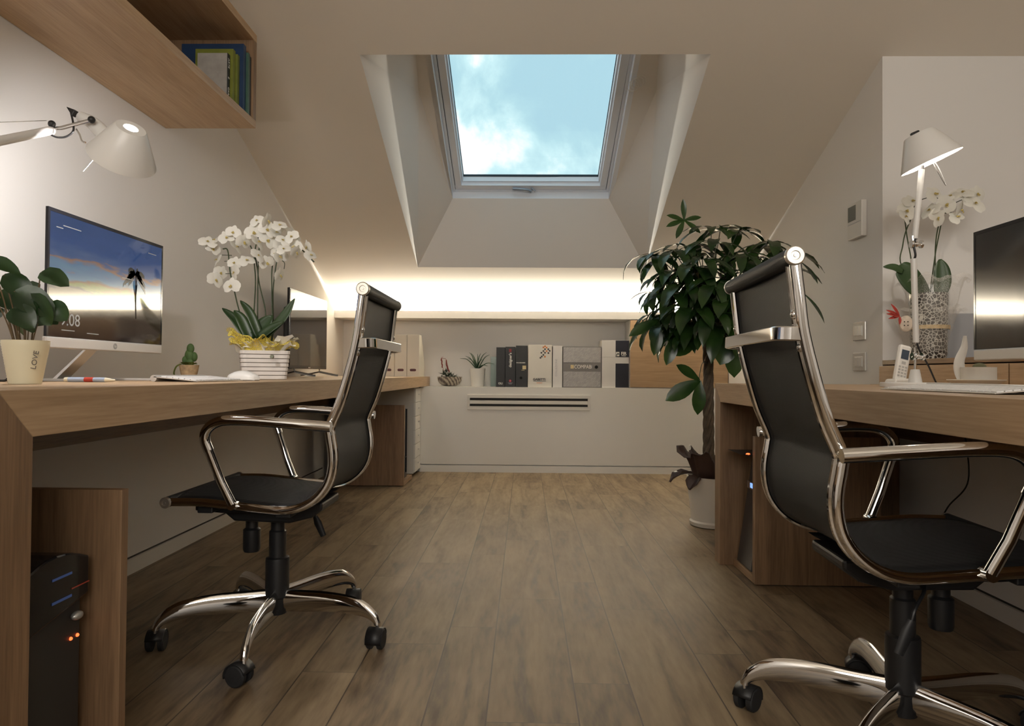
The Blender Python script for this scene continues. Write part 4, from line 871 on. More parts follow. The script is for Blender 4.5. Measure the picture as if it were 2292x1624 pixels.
def sheer(name, col, alpha, scale=70, thr=.5, wd=.12):
    m = bpy.data.materials.new(name); m.use_nodes = True; t = m.node_tree; b = t.nodes['Principled BSDF']; b.inputs['Base Color'].default_value = (*col, 1); b.inputs['Roughness'].default_value = .6
    co = nd(t, 'ShaderNodeTexCoord'); v = nd(t, 'ShaderNodeTexVoronoi'); v.feature = 'DISTANCE_TO_EDGE'; v.inputs['Scale'].default_value = scale; t.links.new(co.outputs['Object'], v.inputs['Vector'])
    mm_ = nd(t, 'ShaderNodeMath', operation='LESS_THAN'); mm_.inputs[1].default_value = wd; t.links.new(v.outputs['Distance'], mm_.inputs[0])
    mr_ = nd(t, 'ShaderNodeMapRange'); mr_.inputs['To Min'].default_value = alpha; mr_.inputs['To Max'].default_value = min(1, alpha+.75 if alpha < .5 else 1); t.links.new(mm_.outputs[0], mr_.inputs['Value']); t.links.new(mr_.outputs[0], b.inputs['Alpha'])
    return m
YNET = sheer('yellow_net', (.80, .66, .12), .35, 160); WCLOTH = mat('white_wrap', (.82, .80, .72), .6)
mb = MB(); crumple(mb, (bc.x, bc.y), .068, .122, DL+.100, DL+.140, 72, 3, .010, -.005); mb.build('yellow_net_wrap', YNET, g, smooth=True)
mb = MB(); crumple(mb, (bc.x+.008, bc.y), .06, .100, DL+.095, DL+.135, 72, 9, .013, .016); mb.build('white_wrap', WCLOTH, g, smooth=True)
mb = MB(); crumple(mb, (bc.x-.025, bc.y-.01), .055, .105, DL+.105, DL+.165, 60, 15, .012, -.025); mb.build('yellow_net_wrap', YNET, g, smooth=True)
for (a, L_, W_) in ((-20, .095, .075), (5, .085, .06), (-60, .05, .045), (-120, .05, .045)):
    mb = MB(); leaf(mb, (bc.x+.06*math.cos(R(a)), bc.y+.06*math.sin(R(a)), DL+.11), (math.cos(R(a)), math.sin(R(a)), .8), (0, 0, 1), L_, W_, .2, .3, n=5, wavy=.08); mb.build('white_wrap_flap', WCLOTH, g, smooth=True)
ms = MB()
ST = [[(-1.045, .84), (-1.088, .972), (-1.105, 1.037), (-1.125, 1.12), (-1.136, 1.204), (-1.155, 1.211)], [(-1.02, .84), (-1.036, .92), (-1.031, 1.084), (-1.037, 1.177), (-1.026, 1.247), (-1.005, 1.28)], [(-1.01, .84), (-1.023, .92), (-1.025, 1.084), (-1.022, 1.223)],
      [(-1.0, .84), (-.997, .92), (-.999, .986), (-1.022, 1.079), (-1.037, 1.172), (-1.059, 1.228)], [(-.98, .84), (-.973, .916), (-.978, 1.121), (-.967, 1.196)], [(-.98, .84), (-.972, .917), (-.975, 1.056), (-.96, 1.182), (-.939, 1.247), (-.911, 1.247), (-.864, 1.215), (-.817, 1.168)], [(-.96, 1.182), (-.936, 1.168), (-.936, 1.142)]]
for i, pts in enumerate(ST): ms.tube(bez([(p[0], OY+(i-3)*.008, p[1]) for p in pts], 6), .0026 if i < 6 else .0014, 6)
for q in ((-1.13, 1.17, -1.155, 1.165), (-1.12, 1.12, -1.15, 1.118), (-1.118, 1.08, -1.145, 1.075), (-1.13, 1.19, -1.165, 1.19)): ms.tube([(q[0], OY, q[1]), (q[2], OY-.01, q[3])], .0013, 5)
ms.build('flower_stems', DARKSTEM, g, smooth=True)
def strap(t_): return math.sin(PI*min(1, t_*.8+.2))**.6 if t_ < .97 else .08
for i, (pts, W_) in enumerate((([(-1.05, .86), (-1.104, .939), (-1.156, .985)], .036), ([(-1.04, .86), (-1.076, .939), (-1.105, .976)], .042), ([(-1.0, .87), (-1.039, .963), (-1.077, 1.012)], .034), ([(-1.024, .870), (-.996, .916), (-.962, .958)], .062), ([(-.99, .87), (-.917, .949), (-.874, 1.022)], .036), ([(-1.01, .868), (-.963, .903), (-.910, .934)], .036))):
    P_ = bez([(p[0], OY-.02-.012*(i % 3), p[1]) for p in pts], 5); rows = []
    for k, q in enumerate(P_):
        t_ = k/(len(P_)-1); d = (P_[min(k+1, len(P_)-1)]-P_[max(k-1, 0)]).normalized(); s_ = d.cross(Vector((.3, -.75, .5))).normalized(); nn = s_.cross(d); wd = strap(t_)*W_/2
        rows.append([q-s_*wd+nn*wd*.35, q-s_*wd*.5+nn*wd*.12, q, q+s_*wd*.5+nn*wd*.12, q+s_*wd+nn*wd*.35])
    MB().grid(rows).build('leaf', LEAFO, g, smooth=True, solid=.0012)
blossoms(g, [(-1.171, 1.237), (-1.185, 1.209), (-1.173, 1.167), (-1.177, 1.125), (-1.172, 1.088), (-1.097, 1.265), (-1.101, 1.216), (-1.066, 1.233), (-1.107, 1.156), (-1.097, 1.118), (-1.108, 1.065), (-1.127, 1.246), (-1.029, 1.27), (-1.046, 1.158), (-1.013, 1.312), (-.986, 1.247), (-1.002, 1.177), (-.962, 1.2), (-.949, 1.27), (-.921, 1.289), (-.916, 1.238), (-.906, 1.201), (-.922, 1.173), (-.935, 1.11), (-.881, 1.252), (-.839, 1.224), (-.81, 1.182), (-.859, 1.19), (-.944, 1.228), (-1.005, 1.228), (-.977, 1.28), (-.878, 1.219), (-1.024, 1.293), (-.968, 1.308), (-1.192, 1.227), (-.945, 1.298), (-.893, 1.275), (-.985, 1.158), (-.943, 1.187)], OY-.03, .045, 1.32, 4)

# right orchid in a net wrapped vase
VX, VY, VZ = 1.60, 2.74, .8125
g = potted('potted_orchid', (VX, VY, VZ), 'white orchid in a net wrapped glass vase on the oak sideboard at the right')
NET = bpy.data.materials.new('net_over_bark'); NET.use_nodes = True; t = NET.node_tree; b = t.nodes['Principled BSDF']; co = nd(t, 'ShaderNodeTexCoord'); v = nd(t, 'ShaderNodeTexVoronoi'); v.feature = 'DISTANCE_TO_EDGE'; v.inputs['Scale'].default_value = 75; t.links.new(co.outputs['Object'], v.inputs['Vector'])
c = nd(t, 'ShaderNodeValToRGB'); c.color_ramp.elements[0].position = .05; c.color_ramp.elements[0].color = (.62, .58, .52, 1); c.color_ramp.elements[1].position = .10; c.color_ramp.elements[1].color = (.03, .02, .014, 1); t.links.new(v.outputs['Distance'], c.inputs[0]); t.links.new(c.outputs[0], b.inputs['Base Color']); b.inputs['Roughness'].default_value = .5
mb = MB(); mb.lathe([(.056, VZ+.0005), (.062, VZ+.02), (.067, VZ+.26), (1e-6, VZ+.262)], (VX, VY, 0), 32); mb.build('netted_bark', NET, g, smooth=True)
mb = MB(); mb.lathe([(.060, VZ+.0004), (.066, VZ+.02), (.071, VZ+.29), (.069, VZ+.29), (.066, VZ+.27)], (VX, VY, 0), 36); mb.build('glass_vase', gm, g, smooth=True)
SHEER = sheer('white_tulle', (.70, .67, .62), .05, 300, wd=.03)
mb = MB()
crumple(mb, (VX+.02, VY), .07, .125, VZ+.14, VZ+.32, 60, 21, .010); crumple(mb, (VX-.02, VY-.01), .07, .14, VZ+.03, VZ+.20, 60, 25, .010); mb.build('tulle_wrap', SHEER, g, smooth=True)
MB().lathe([(.0725, VZ+.118), (.0725, VZ+.133), (.0705, VZ+.133), (.0705, VZ+.118), (.0725, VZ+.118)], (VX, VY, 0), 36).build('raffia_band', mat('raffia', (.55, .40, .20), .7, vary=.2, vscale=80), g, smooth=True)
M_ = face_mY(1.462, VY-.085, .947) @ Matrix.Rotation(R(-15), 4, 'Y')
mb = MB(); mb.lathe([(1e-6, 0), (.024, 0), (.030, .001), (.031, .004), (.027, .007), (1e-6, .007)], n=28, M=M_ @ Matrix.Diagonal((.8, 1, 1, 1))); bt_ = mb.build('wooden_button', mat('button_wood', (.50, .42, .34), .6, vary=.15, vscale=60), g, smooth=True)
mb = MB()
for a in (-.006, .006):
    for b_ in (-.007, .007): mb.lathe([(1e-6, 0), (.0022, 0), (.0022, .001), (1e-6, .001)], n=10, M=M_ @ Matrix.Translation((a, b_, .0072)))
mb.build('button_hole', HOLE, bt_)
mb = MB()
for (x_, z_) in ((1.444, 1.02), (1.427, .998), (1.428, .984), (1.435, .966), (1.474, .945), (1.452, .975)): leaf(mb, (1.436, VY-.09, .976), (x_-1.478, -.01, z_-.976), (0, -1, .2), math.hypot(x_-1.478, z_-.976)+.004, .012, .2, .2, n=4)
mb.build('red_flower', mat('dried_red', (.30, .03, .02), .7), g, smooth=True)
ms = MB()
for i, pts in enumerate(([(1.575, 1.05), (1.53, 1.15), (1.52, 1.218), (1.505, 1.302), (1.496, 1.379)], [(1.57, 1.05), (1.488, 1.183), (1.493, 1.26), (1.507, 1.323), (1.545, 1.411)], [(1.60, 1.05), (1.624, 1.218), (1.631, 1.261), (1.656, 1.387)], [(1.60, 1.05), (1.627, 1.148), (1.631, 1.261), (1.64, 1.331), (1.659, 1.39), (1.694, 1.398)], [(1.66, 1.385), (1.70, 1.43), (1.76, 1.46), (1.80, 1.478)], [(1.545, 1.411), (1.58, 1.45), (1.63, 1.465), (1.66, 1.455)])): ms.tube(bez([(p[0], VY+(i-2)*.008, p[1]) for p in pts], 6), .0026 if i < 4 else .0016, 6)
ms.build('flower_stems', DARKSTEM, g, smooth=True)
for i, (pts, W_) in enumerate((([(1.575, 1.06), (1.53, 1.105), (1.485, 1.165), (1.47, 1.18)], .085), ([(1.485, 1.155), (1.45, 1.172), (1.408, 1.175)], .03), ([(1.625, 1.06), (1.632, 1.11), (1.630, 1.165), (1.625, 1.205)], .062))):
    P_ = bez([(p[0], VY-.02-.006*(i % 3), p[1]) for p in pts], 5); rows = []
    for k, q in enumerate(P_):
        t_ = k/(len(P_)-1); d = (P_[min(k+1, len(P_)-1)]-P_[max(k-1, 0)]).normalized(); s_ = d.cross(Vector((-.3, -.8, .3))).normalized(); nn = s_.cross(d); wd = (math.sin(PI*(t_*.84+.14))**.7)*W_/2
        rows.append([q-s_*wd+nn*wd*.3, q-s_*wd*.5+nn*wd*.1, q, q+s_*wd*.5+nn*wd*.1, q+s_*wd+nn*wd*.3])
    MB().grid(rows).build('leaf', LEAFO, g, smooth=True, solid=.0015)
sx_ = 2.74/2.8
blossoms(g, [(a*sx_, .745+(b_-.745)*sx_) for a, b_ in [(1.529, 1.408), (1.554, 1.447), (1.625, 1.469), (1.671, 1.43), (1.695, 1.462), (1.741, 1.477), (1.809, 1.477), (1.642, 1.379), (1.618, 1.408), (1.738, 1.411), (1.78, 1.43), (1.766, 1.451), (1.508, 1.379), (1.72, 1.38)]], VY-.03, .03, 1.6, 11)
# flat grey panel by the wall
g = MB().box(1.765, 1.99, 2.915, 2.93, .8125, 1.012).build('grey_panel', mat('panel_grey', (.36, .37, .39), .6), bevel=.002); tag(g, 'flat grey panel standing against the wall behind the right monitor', 'folder')

# ------------------------------------------------------------------ desk lamps
LW = mat('lamp_white', (.72, .71, .69), .3)
def lamp_head(g, n_, opening, wire_end, power, col, twist=0.0, rb=.0875, rt=.042, H=.098):
    n_ = Vector(n_).normalized(); q = Vector((0, 0, 1)).rotation_difference(n_).to_matrix().to_4x4()
    M_ = Matrix.Translation(opening) @ q
    sh = MB(); sh.lathe([(rb, 0), (rb*.995, .002), (rt, H-.004), (rt-.004, H), (.016, H), (.016, H-.002), (rt-.005, H-.002), (rt-.0025, H-.006), (rb-.003, .002), (rb-.002, 0), (rb, 0)], n=48, M=M_)
    sh = sh.build('lamp_shade', LW, g, smooth=True)
    emi = mat('bulb_glow', (1, 1, 1), .5, emit=(1, .93, .82), estr=25)
    mb = MB(); mb.v = []
    for k in range(1): mb.lathe([(1e-6, H-.055), (.012, H-.05), (.02, H-.035), (.018, H-.018), (.010, H-.006), (.010, H-.0035), (1e-6, H-.0035)], n=20, M=M_)
    mb.build('bulb', emi, g, smooth=True)
    l = bpy.data.lights.new('bulb_light', 'POINT'); l.energy = power; l.color = col; l.shadow_soft_size = .012
    lo = bpy.data.objects.new('bulb_light', l); COL.objects.link(lo); lo.location = WM[g.name].inverted() @ (M_ @ Vector((0, 0, H-.068))); lo.parent = g
    return M_
# left lamp, arm reaching in from outside the frame
KL = .876
def kl(x_, y_, z_): return Vector((x_*KL, y_*KL, EYE+(z_-EYE)*KL))
g = thing('desk_lamp', (-1.21, .86, DL), 'white adjustable desk lamp reaching in from the left above the monitor', 'lamp')
OPL = kl(-1.120, 1.862, 1.330); nL = Vector((.52, -.47, .70)).normalized()
ML = lamp_head(g, nL, OPL, None, LAMP_L, (1, .95, .93), rb=.0767, rt=.0368, H=.086)
A1 = kl(-1.311, 1.85, 1.405); A0 = A1+(kl(-1.275, 1.66, 1.317)-A1)*3.0
BP = Vector((-1.21, .86, DL))
MB().tube([A1, A0], .0100, 16).build('upper_arm', LW, g, smooth=True)
MB().tube([A0, BP+Vector((0, 0, .06))], .0100, 16).build('lower_arm', LW, g, smooth=True)
mb = MB(); mb.tube([A0+Vector((0, -.02, 0)), A0+Vector((0, .02, 0))], .015, 14); mb.build('elbow_joint', CHROME, g, smooth=True)
mb = MB(); mb.lathe([(.100, DL+.0005), (.100, DL+.008), (.096, DL+.011), (.02, DL+.012), (.016, DL+.06), (1e-6, DL+.06)], (BP.x, BP.y, 0), 40); mb.build('base', LW, g, smooth=True)
B0 = kl(-1.186, 1.83, 1.427); B1 = kl(-1.28, 1.85, 1.412)
mb = MB(); mb.tube([A1+Vector((.005, 0, .004)), B1, B0+Vector((.002, 0, 0))], [.0035, .005, .004], 10); mb.build('wrist_rod', CHROME, g, smooth=True)
for c_ in (B0, A1+Vector((.004, -.004, .014))): mb = MB(); mb.ball(c_, .0085, 14, 8); mb.build('black_knob', BLACKPL, g, smooth=True)
bd0 = kl(-1.246, 1.875, 1.452); bd1 = kl(-1.165, 1.86, 1.392)
mb = MB(); mb.tube(bez([bd0, (bd0+bd1)/2+Vector((.002, 0, .006)), bd1, bd1+(bd1-bd0)*.25], 4), [.013+.003*min(i, 6)/6+.0035*min(i, 12)/12 for i in range(13)], 18); mb.build('socket_housing', LW, g, smooth=True)
mb = MB(); q0, q1, q2 = kl(-1.272, 1.85, 1.472), kl(-1.245, 1.85, 1.462), kl(-1.255, 1.85, 1.445); mb.prism([(q0.x, q0.z), (q1.x, q1.z), (q2.x, q2.z)], 'Y', q0.y, q0.y+.015); mb.build('switch_lever', BLACKPL, g, bevel=.002)
mb = MB(); mb.tube(bez([kl(-1.26, 1.855, 1.455), kl(-1.25, 1.85, 1.425), kl(-1.247, 1.845, 1.40), kl(-1.265, 1.843, 1.385), kl(-1.29, 1.845, 1.384), kl(-1.312, 1.85, 1.393)]), .0024, 8); mb.build('lamp_cable', BLACKPL, g, smooth=True)
mb = MB(); mb.tube([A1+Vector((-.005, -.01, .020)), A0+Vector((0, 0, .06))], .0008, 5); mb.build('tension_wire', STEEL, g, smooth=True)
mb = MB(); mb.tube([kl(-1.185, 1.862, 1.345), kl(-1.207, 1.83, 1.285)], .0008, 6); mb.build('aiming_wire', mat('wire_grey', (.18, .18, .18), .5, .5), g, smooth=True)
mb = MB(); mb.tube(bez([kl(-1.235, 1.84, 1.405), kl(-1.225, 1.84, 1.39), kl(-1.218, 1.84, 1.372), kl(-1.208, 1.84, 1.368)]), .0022, 6); mb.build('spring_hook', CHROME, g, smooth=True)
# right lamp
g = thing('desk_lamp', (1.241, 2.2, DR), 'white adjustable desk lamp standing upright on the right desk', 'lamp')
mb = MB(); mb.lathe([(.100, DR+.0005), (.100, DR+.012), (.098, DR+.0145), (1e-6, DR+.0145)], (1.241, 2.2, 0), 48); mb.build('base', LW, g, smooth=True)
mb = MB(); mb.lathe([(.0205, DR+.0145), (.0135, DR+.054), (.012, DR+.056), (1e-6, DR+.056)], (1.241, 2.2, 0), 28); mb.build('socket_cone', LW, g, smooth=True)
MB().tube([(1.241, 2.2, DR+.055), (1.243, 2.2, .812)], .0042, 10).build('steel_pin', CHROME, g, smooth=True)
for jz, jx in ((.808, 1.244), (1.165, 1.2405)):
    mb = MB(); mb.tube([(jx-.016, 2.195, jz+.003), (jx+.018, 2.19, jz-.003)], .006, 12)
    for a in (-.014, .0, .016): mb.tube([(jx+a-.003, 2.193, jz-.0), (jx+a+.003, 2.193, jz)], .0125 if a else .009, 16)
    mb.tube([(jx-.004, 2.2, jz), (jx-.007, 2.2, jz+.028)], .005, 8); mb.build('joint', CHROME, g, smooth=True)
MB().tube([(1.244, 2.2, .853), (1.237, 2.2, 1.120)], .0092, 14).build('lower_arm', LW, g, smooth=True)
MB().tube([(1.240, 2.2, 1.183), (1.263, 2.2, 1.405)], .0088, 14).build('upper_arm', LW, g, smooth=True)
mb = MB(); mb.tube(bez([(1.24, 2.195, 1.185), (1.232, 2.19, 1.16), (1.237, 2.19, 1.13), (1.237, 2.199, 1.116)]), .0035, 8); mb.tube([(1.263, 2.2, 1.403), (1.266, 2.2, 1.418)], .005, 8); mb.build('black_link', BLACKPL, g, smooth=True)
OPR = Vector((1.294, 2.2, 1.430)); nR = Vector((-.392, .03, .915))
lamp_head(g, nR, OPR, None, LAMP_R, (1, .90, .78), rb=.092, rt=.046, H=.100)
mb = MB(); mb.v = mb.v; hx = [(1.285, 2.18, 1.425), (1.298, 2.175, 1.392), (1.317, 2.17, 1.352), (1.322, 2.172, 1.350), (1.318, 2.178, 1.372), (1.308, 2.185, 1.405), (1.300, 2.19, 1.425)]; mb.tube(bez(hx, 4), .0016, 6); mb.build('aiming_wire', STEEL, g, smooth=True)
mb = MB(); mb.tube(bez([(1.25, 2.205, .85), (1.262, 2.21, .825), (1.30, 2.23, .78), (1.345, 2.26, .722), (1.40, 2.32, DR+.004), (1.455, 2.36, DR+.004)]), .0028, 8); mb.build('lamp_cable', BLACKPL, g, smooth=True)

mb = MB(); qq = Vector((0, 0, 1)).rotation_difference(nR.normalized()).to_matrix().to_4x4(); mb.obox(Matrix.Translation(OPR) @ qq @ Matrix.Translation((-.018, -.012, .104)), .026, .014, .010); mb.build('switch', BLACKPL, g, bevel=.003)

# ------------------------------------------------------------------ phone, dish, paper cone
g = thing('cordless_phone', (1.32, 2.42, DR), 'white cordless phone standing in its charger on the right desk', 'phone')
Mp = Matrix.Translation((1.308, 2.42, DR+.012)) @ Matrix.Rotation(R(14), 4, 'Y') @ Matrix.Rotation(R(-8), 4, 'X')
mb = MB(); mb.obox(Mp @ Matrix.Translation((0, 0, .068)), .044, .022, .136); mb.build('handset', WHITEPL, g, bevel=.009)
mb = MB(); mb.obox(Mp @ Matrix.Translation((0, -.0113, .100)), .026, .0012, .034); mb.build('display', mat('phone_display', (.05, .07, .10), .2), g)
mb = MB()
for i in range(4):
    for j in range(3): mb.obox(Mp @ Matrix.Translation((-.011+.011*j, -.0113, .055-.011*i)), .007, .0012, .0055)
mb.obox(Mp @ Matrix.Translation((0, -.0113, .07)), .014, .0012, .010); mb.build('keypad', mat('phone_keys', (.45, .45, .44), .5), g)
mb = MB(); mb.prism([(1.275, DR+.0004), (1.362, DR+.0004), (1.358, DR+.022), (1.335, DR+.026), (1.285, DR+.024)], 'Y', 2.395, 2.465); mb.build('charger', WHITEPL, g, bevel=.006)
g = thing('candle_dish', (1.315, 2.02, DR), 'white ceramic dish holding a round candle bowl under the right monitor', 'dish')
mb = MB(); mb.lathe([(.045, DR+.0005), (.052, DR+.008), (.074, DR+.024), (.073, DR+.026), (.05, DR+.012), (1e-6, DR+.010)], (1.315, 2.02, 0), 40); mb.build('plate', mat('cream_ceramic', (.64, .58, .48), .4), g, smooth=True)
mb = MB(); mb.lathe([(.040, DR+.011), (.045, DR+.02), (.045, DR+.062), (.042, DR+.062), (.041, DR+.05), (1e-6, DR+.05)], (1.322, 2.02, 0), 36); mb.build('bowl', WHITEPL, g, smooth=True)
mb = MB(); mb.ball((1.325, 2.02, DR+.062), .018, 10, 6, sc=(1, 1, .7)); mb.build('potpourri', mat('potpourri', (.14, .14, .08), .9, bump=.5), g, smooth=True)
mb = MB(); mb.tube(bez([(1.292, 2.045, DR+.015), (1.284, 2.045, DR+.05), (1.283, 2.045, DR+.08), (1.300, 2.05, DR+.12), (1.303, 2.05, DR+.155)], 5), [.006+.016*math.sin(PI*min(1, i/20*1.05)) for i in range(21)], 14, sq=[(.006, .004+.013*math.sin(PI*min(1, i/20*1.0)**.6)) for i in range(21)]); mb.build('curved_figure', WHITEPL, g, smooth=True)
g = MB(); g.lathe([(.020, DR+.0005), (.001, DR+.040), (1e-6, DR+.040)], (.888, 2.70, 0), 4); o = g.build('paper_card', WHITEPL); tag(o, 'small white folded card at the far corner of the right desk', 'card')

# ------------------------------------------------------------------ wall fittings (right wall)
def plate(y0, y1, z0, z1, label):
    g = thing('wall_plate', (XR, (y0+y1)/2, z0), label, 'wall socket', 'glossy wall plates on the right wall')
    yc = (y0+y1)/2; zc_ = (z0+z1)/2
    MB().box(XR-.008, XR-.0005, y0, y1, z0, z1).build('cover_frame', mat('plate_gloss', (.62, .60, .56), .12, .25), g, bevel=.003)
    MB().box(XR-.0105, XR-.008, y0+.022, y1-.022, z0+.018, z1-.018).build('insert', mat('plate_insert', (.60, .58, .55), .2, .2), g, bevel=.0015)
    for k in range(2): MB().box(XR-.012, XR-.0105, yc-.03+.032*k, yc-.002+.032*k, z0+.022, z1-.022).build('rocker', mat('plate_insert', (0, 0, 0)), g, bevel=.0015)
plate(3.078, 3.194, .907, .990, 'glossy wall switch plate below the thermostat, upper of two')
plate(3.078, 3.194, .768, .851, 'glossy wall plate just above the right desk, lower of two')
g = thing('thermostat', (XR, 3.14, 1.37), 'white rectangular thermostat with a grey display on the right wall', 'thermostat')
MB().box(XR-.026, XR-.0005, 3.073, 3.207, 1.372, 1.535).build('housing', mat('thermo_white', (.64, .62, .58), .4), g, bevel=.004)
MB().box(XR-.0272, XR-.026, 3.125, 3.198, 1.455, 1.523).build('display', mat('lcd_grey', (.14, .15, .14), .25), g)
mb = MB(); mb.box(XR-.0268, XR-.026, 3.08, 3.2, 1.440, 1.442); mb.build('flap_line', TG, g)
# desk cable hanging under the right desk
g = MB(); g.tube(bez([(1.44, 2.30, .636), (1.44, 2.26, .52), (1.43, 2.24, .40), (1.44, 2.36, .30), (1.44, 2.42, .20), (1.445, 2.44, .06)]), .0025, 6); o = g.build('power_cable', BLACKPL, smooth=True); tag(o, 'thin black cable hanging below the right desk in front of the wall', 'cable')

# ------------------------------------------------------------------ money tree
TX, TY = .935, 3.42
g = potted('money_tree', (TX, TY, 0), 'tall braided trunk money tree in a white pot beside the right desk', 'potted tree')
mb = MB(); mb.lathe([(.098, 0.0005), (.108, .004), (.112, .022), (.104, .030), (.125, .228), (.127, .245), (.120, .245), (.117, .225), (1e-6, .22)], (TX, TY, 0), 48); mb.build('pot', mat('tree_pot_white', (.66, .63, .57), .4), g, smooth=True)
mb = MB(); crumple(mb, (TX-.01, TY-.01), .085, .145, .225, .345, 56, 33, .020, -.03)
leaf(mb, (TX-.11, TY-.05, .26), (-.9, -.2, .1), (0, 0, 1), .13, .07, 1.0, .3, wavy=.05); leaf(mb, (TX-.09, TY-.09, .25), (-.6, -.5, -.3), (0, -.3, 1), .09, .07, .8, .3, wavy=.05)
mb.build('paper_wrap', mat('brown_paper', (.045, .024, .018), .45), g, smooth=True, solid=.001)
TM = mat('trunk_bark', (.10, .075, .05), .8, bump=.6, bscale=80, vary=.3, vscale=30)
tr0 = Vector((TX-.02, TY, .22)); trt = Vector((.905, 3.40, 1.0))
for k in range(5):
    pts = []
    for i in range(49):
        t_ = i/48; c_ = tr0.lerp(trt, t_); a = 2*PI*k/5+t_*15; rr_ = .018*(1-.25*t_) if t_ < .72 else .018*(.8+(t_-.72)*2.2)
        pts.append(c_+Vector((rr_*math.cos(a), rr_*math.sin(a), 0)))
    MB().tube(pts, [.0135-.004*i/48 for i in range(49)], 8).build('braided_trunk', TM, g, smooth=True)
HUBS = [(.771, 1.361, .02, .12, 6, .9, 1), (.619, 1.32, -.06, .13, 6, 1.2, 2), (.656, 1.296, .0, .12, 6, 1.2, 1), (.710, 1.339, -.12, .13, 6, 1.0, 2), (.819, 1.346, .05, .12, 7, .9, 1), (.892, 1.444, -.02, .13, 7, .9, 2), (.934, 1.438, .08, .13, 6, .7, 1), (.916, 1.377, -.15, .13, 6, 1.0, 2),
        (1.019, 1.435, .0, .13, 6, .8, 1), (1.11, 1.371, .05, .14, 7, .9, 2), (1.164, 1.378, -.05, .14, 6, .8, 1), (1.23, 1.33, .0, .14, 6, .9, 2), (1.11, 1.304, -.12, .14, 6, 1.1, 1), (.807, 1.26, -.2, .15, 6, 1.1, 2), (.729, 1.235, -.1, .15, 7, 1.2, 1), (.668, 1.205, -.02, .14, 6, 1.2, 2), (.626, 1.137, .02, .12, 6, 1.3, 1),
        (.88, 1.261, -.1, .16, 7, 1.1, 2), (.947, 1.10, -.25, .17, 7, 1.1, 1), (.856, 1.126, -.2, .16, 7, 1.2, 2), (.777, 1.175, -.22, .16, 7, 1.2, 1), (1.038, 1.237, -.15, .16, 7, 1.1, 2), (.70, 1.075, -.05, .14, 6, 1.3, 1), (.635, 1.03, .0, .13, 5, 1.4, 2), (.718, .98, .03, .14, 6, 1.3, 1), (.827, 1.0, -.1, .16, 7, 1.2, 2), (.95, .985, -.18, .18, 7, 1.3, 1), (1.02, 1.07, -.05, .17, 6, 1.2, 2), (1.15, 1.2, .0, .15, 6, 1.1, 1), (1.25, 1.25, .05, .14, 6, 1.0, 2),
        (.833, .718, -.02, .15, 0, .4, 0), (.90, 1.33, .12, .14, 6, .9, 1), (1.0, 1.33, .14, .14, 6, .9, 2), (.98, 1.18, .10, .16, 6, 1.0, 1), (.86, 1.08, .12, .15, 6, 1.1, 2), (1.12, 1.10, .05, .15, 6, 1.0, 1), (.72, 1.13, -.15, .14, 7, 1.3, 1), (.80, 1.07, -.25, .15, 7, 1.2, 2), (.90, 1.03, -.3, .15, 7, 1.2, 1), (.97, 1.2, -.28, .15, 7, 1.0, 2), (.85, 1.30, -.25, .13, 7, 1.0, 1), (1.02, 1.32, -.2, .13, 7, 1.0, 2), (.66, .98, -.08, .14, 5, 1.4, 1), (.90, 1.17, -.3, .15, 7, 1.2, 2), (.76, .93, -.1, .14, 6, 1.3, 1), (.86, .95, -.2, .14, 6, 1.3, 2), (1.05, 1.15, -.25, .15, 7, 1.1, 1), (1.10, 1.0, -.1, .15, 6, 1.2, 2)]
rnd = random.Random(5)
mb = MB(); ms = MB()
def pshape(t_): return math.sin(PI*(t_**1.25*.93+.05))**.85 if t_ < .99 else .02
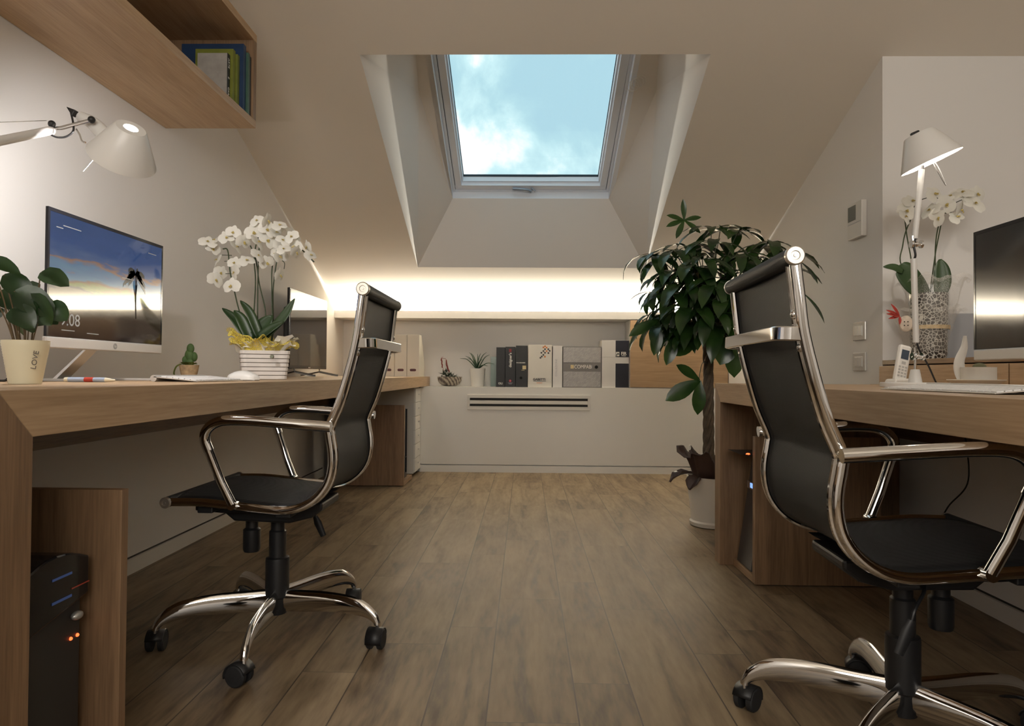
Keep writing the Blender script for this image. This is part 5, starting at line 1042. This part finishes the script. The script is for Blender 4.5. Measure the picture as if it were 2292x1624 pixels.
for (hx_, hz_, dy, L_, n_, dr, sd) in HUBS:
    h = Vector((hx_*(3.3+dy)/3.3, 3.3+dy, .745+(hz_-.745)*(3.3+dy)/3.3)); ph = rnd.uniform(0, 2*PI)
    base = trt+Vector((rnd.uniform(-.03, .03), rnd.uniform(-.03, .03), -.1+rnd.uniform(0, .08)))
    if n_ == 0: base = Vector((.90, 3.39, .80))
    mid = base.lerp(h, .6)+Vector((0, 0, .05)); ms.tube(bez([base, mid, h], 6), .0022, 5)
    outw = Vector((h.x-trt.x, h.y-trt.y, 0)); outw = outw.normalized() if outw.length > .02 else Vector((0, -1, 0))
    for k in range(n_):
        a = ph+2*PI*k/n_; d = Vector((math.cos(a), math.sin(a), rnd.uniform(-.25, .3)))+outw*.45; Lk = L_*1.45*rnd.uniform(.7, 1.15)
        leaf(mb, h, d, (outw.x*.25, outw.y*.25, 1), Lk, Lk*.255, .15+dr*rnd.uniform(.8, 1.5), .10, n=6, shape=pshape, wavy=.015)
h = Vector((.833, 3.28, .718))
for x_, z_, L_ in ((.735, .785, .135), (.69, .635, .19), (.825, .58, .165)): d = Vector((x_-h.x, -.01, z_-h.z)); leaf(mb, h, d, (.1, -.9, .5), L_, L_*.42, .12, .08, n=7, shape=pshape)
h0 = Vector((.761, 3.3, 1.489))
for a in (95, 10, 165, 200, 245, 320): leaf(mb, h0, (math.cos(R(a)), -.25, math.sin(R(a))), (0, -.9, .4), .092+.012*math.cos(a), .029, .2, .08, n=6, shape=pshape)
for p0, p1, L_ in (((1.33, 3.3, 1.14), (1.44, 3.28, 1.02), .18), ((1.30, 3.25, 1.28), (1.37, 3.22, 1.20), .13)): leaf(mb, p0, Vector(p1)-Vector(p0), (.4, -.6, .7), L_, .045, .4, .1, n=7, shape=pshape)
ms.tube(bez([(1.0, 3.38, 1.0), (1.2, 3.34, 1.17), (1.33, 3.3, 1.14)]), .002, 5)
# big front leaves under the crown
for (x_, z_, yy, dx_, dz_, L_, W_) in ((.93, .93, 3.12, -.05, -.14, .15, .10), (.94, .935, 3.12, .16, -.16, .24, .10), (.93, .93, 3.14, .03, -.2, .20, .10), (.78, 1.06, 3.18, -.10, -.10, .17, .08), (.76, 1.10, 3.15, .05, -.16, .18, .075), (.70, .93, 3.2, -.05, -.16, .15, .06), (.80, .93, 3.22, -.10, -.08, .15, .09), (.62, 1.0, 3.2, -.14, -.07, .16, .055), (.62, .99, 3.2, -.02, -.16, .16, .06), (1.0, 1.08, 3.1, .12, -.1, .17, .08), (.92, 1.1, 3.08, -.14, -.05, .17, .08), (.94, 1.1, 3.08, -.02, -.16, .17, .085)):
    leaf(mb, (x_, yy, z_), (dx_, -.03, dz_), (.15, -.85, .55), L_, W_, .3, .10, n=7, shape=pshape, wavy=.015)
mb.build('foliage', LEAF, g, smooth=True); ms.build('leaf_stalks', DARKSTEM, g, smooth=True)
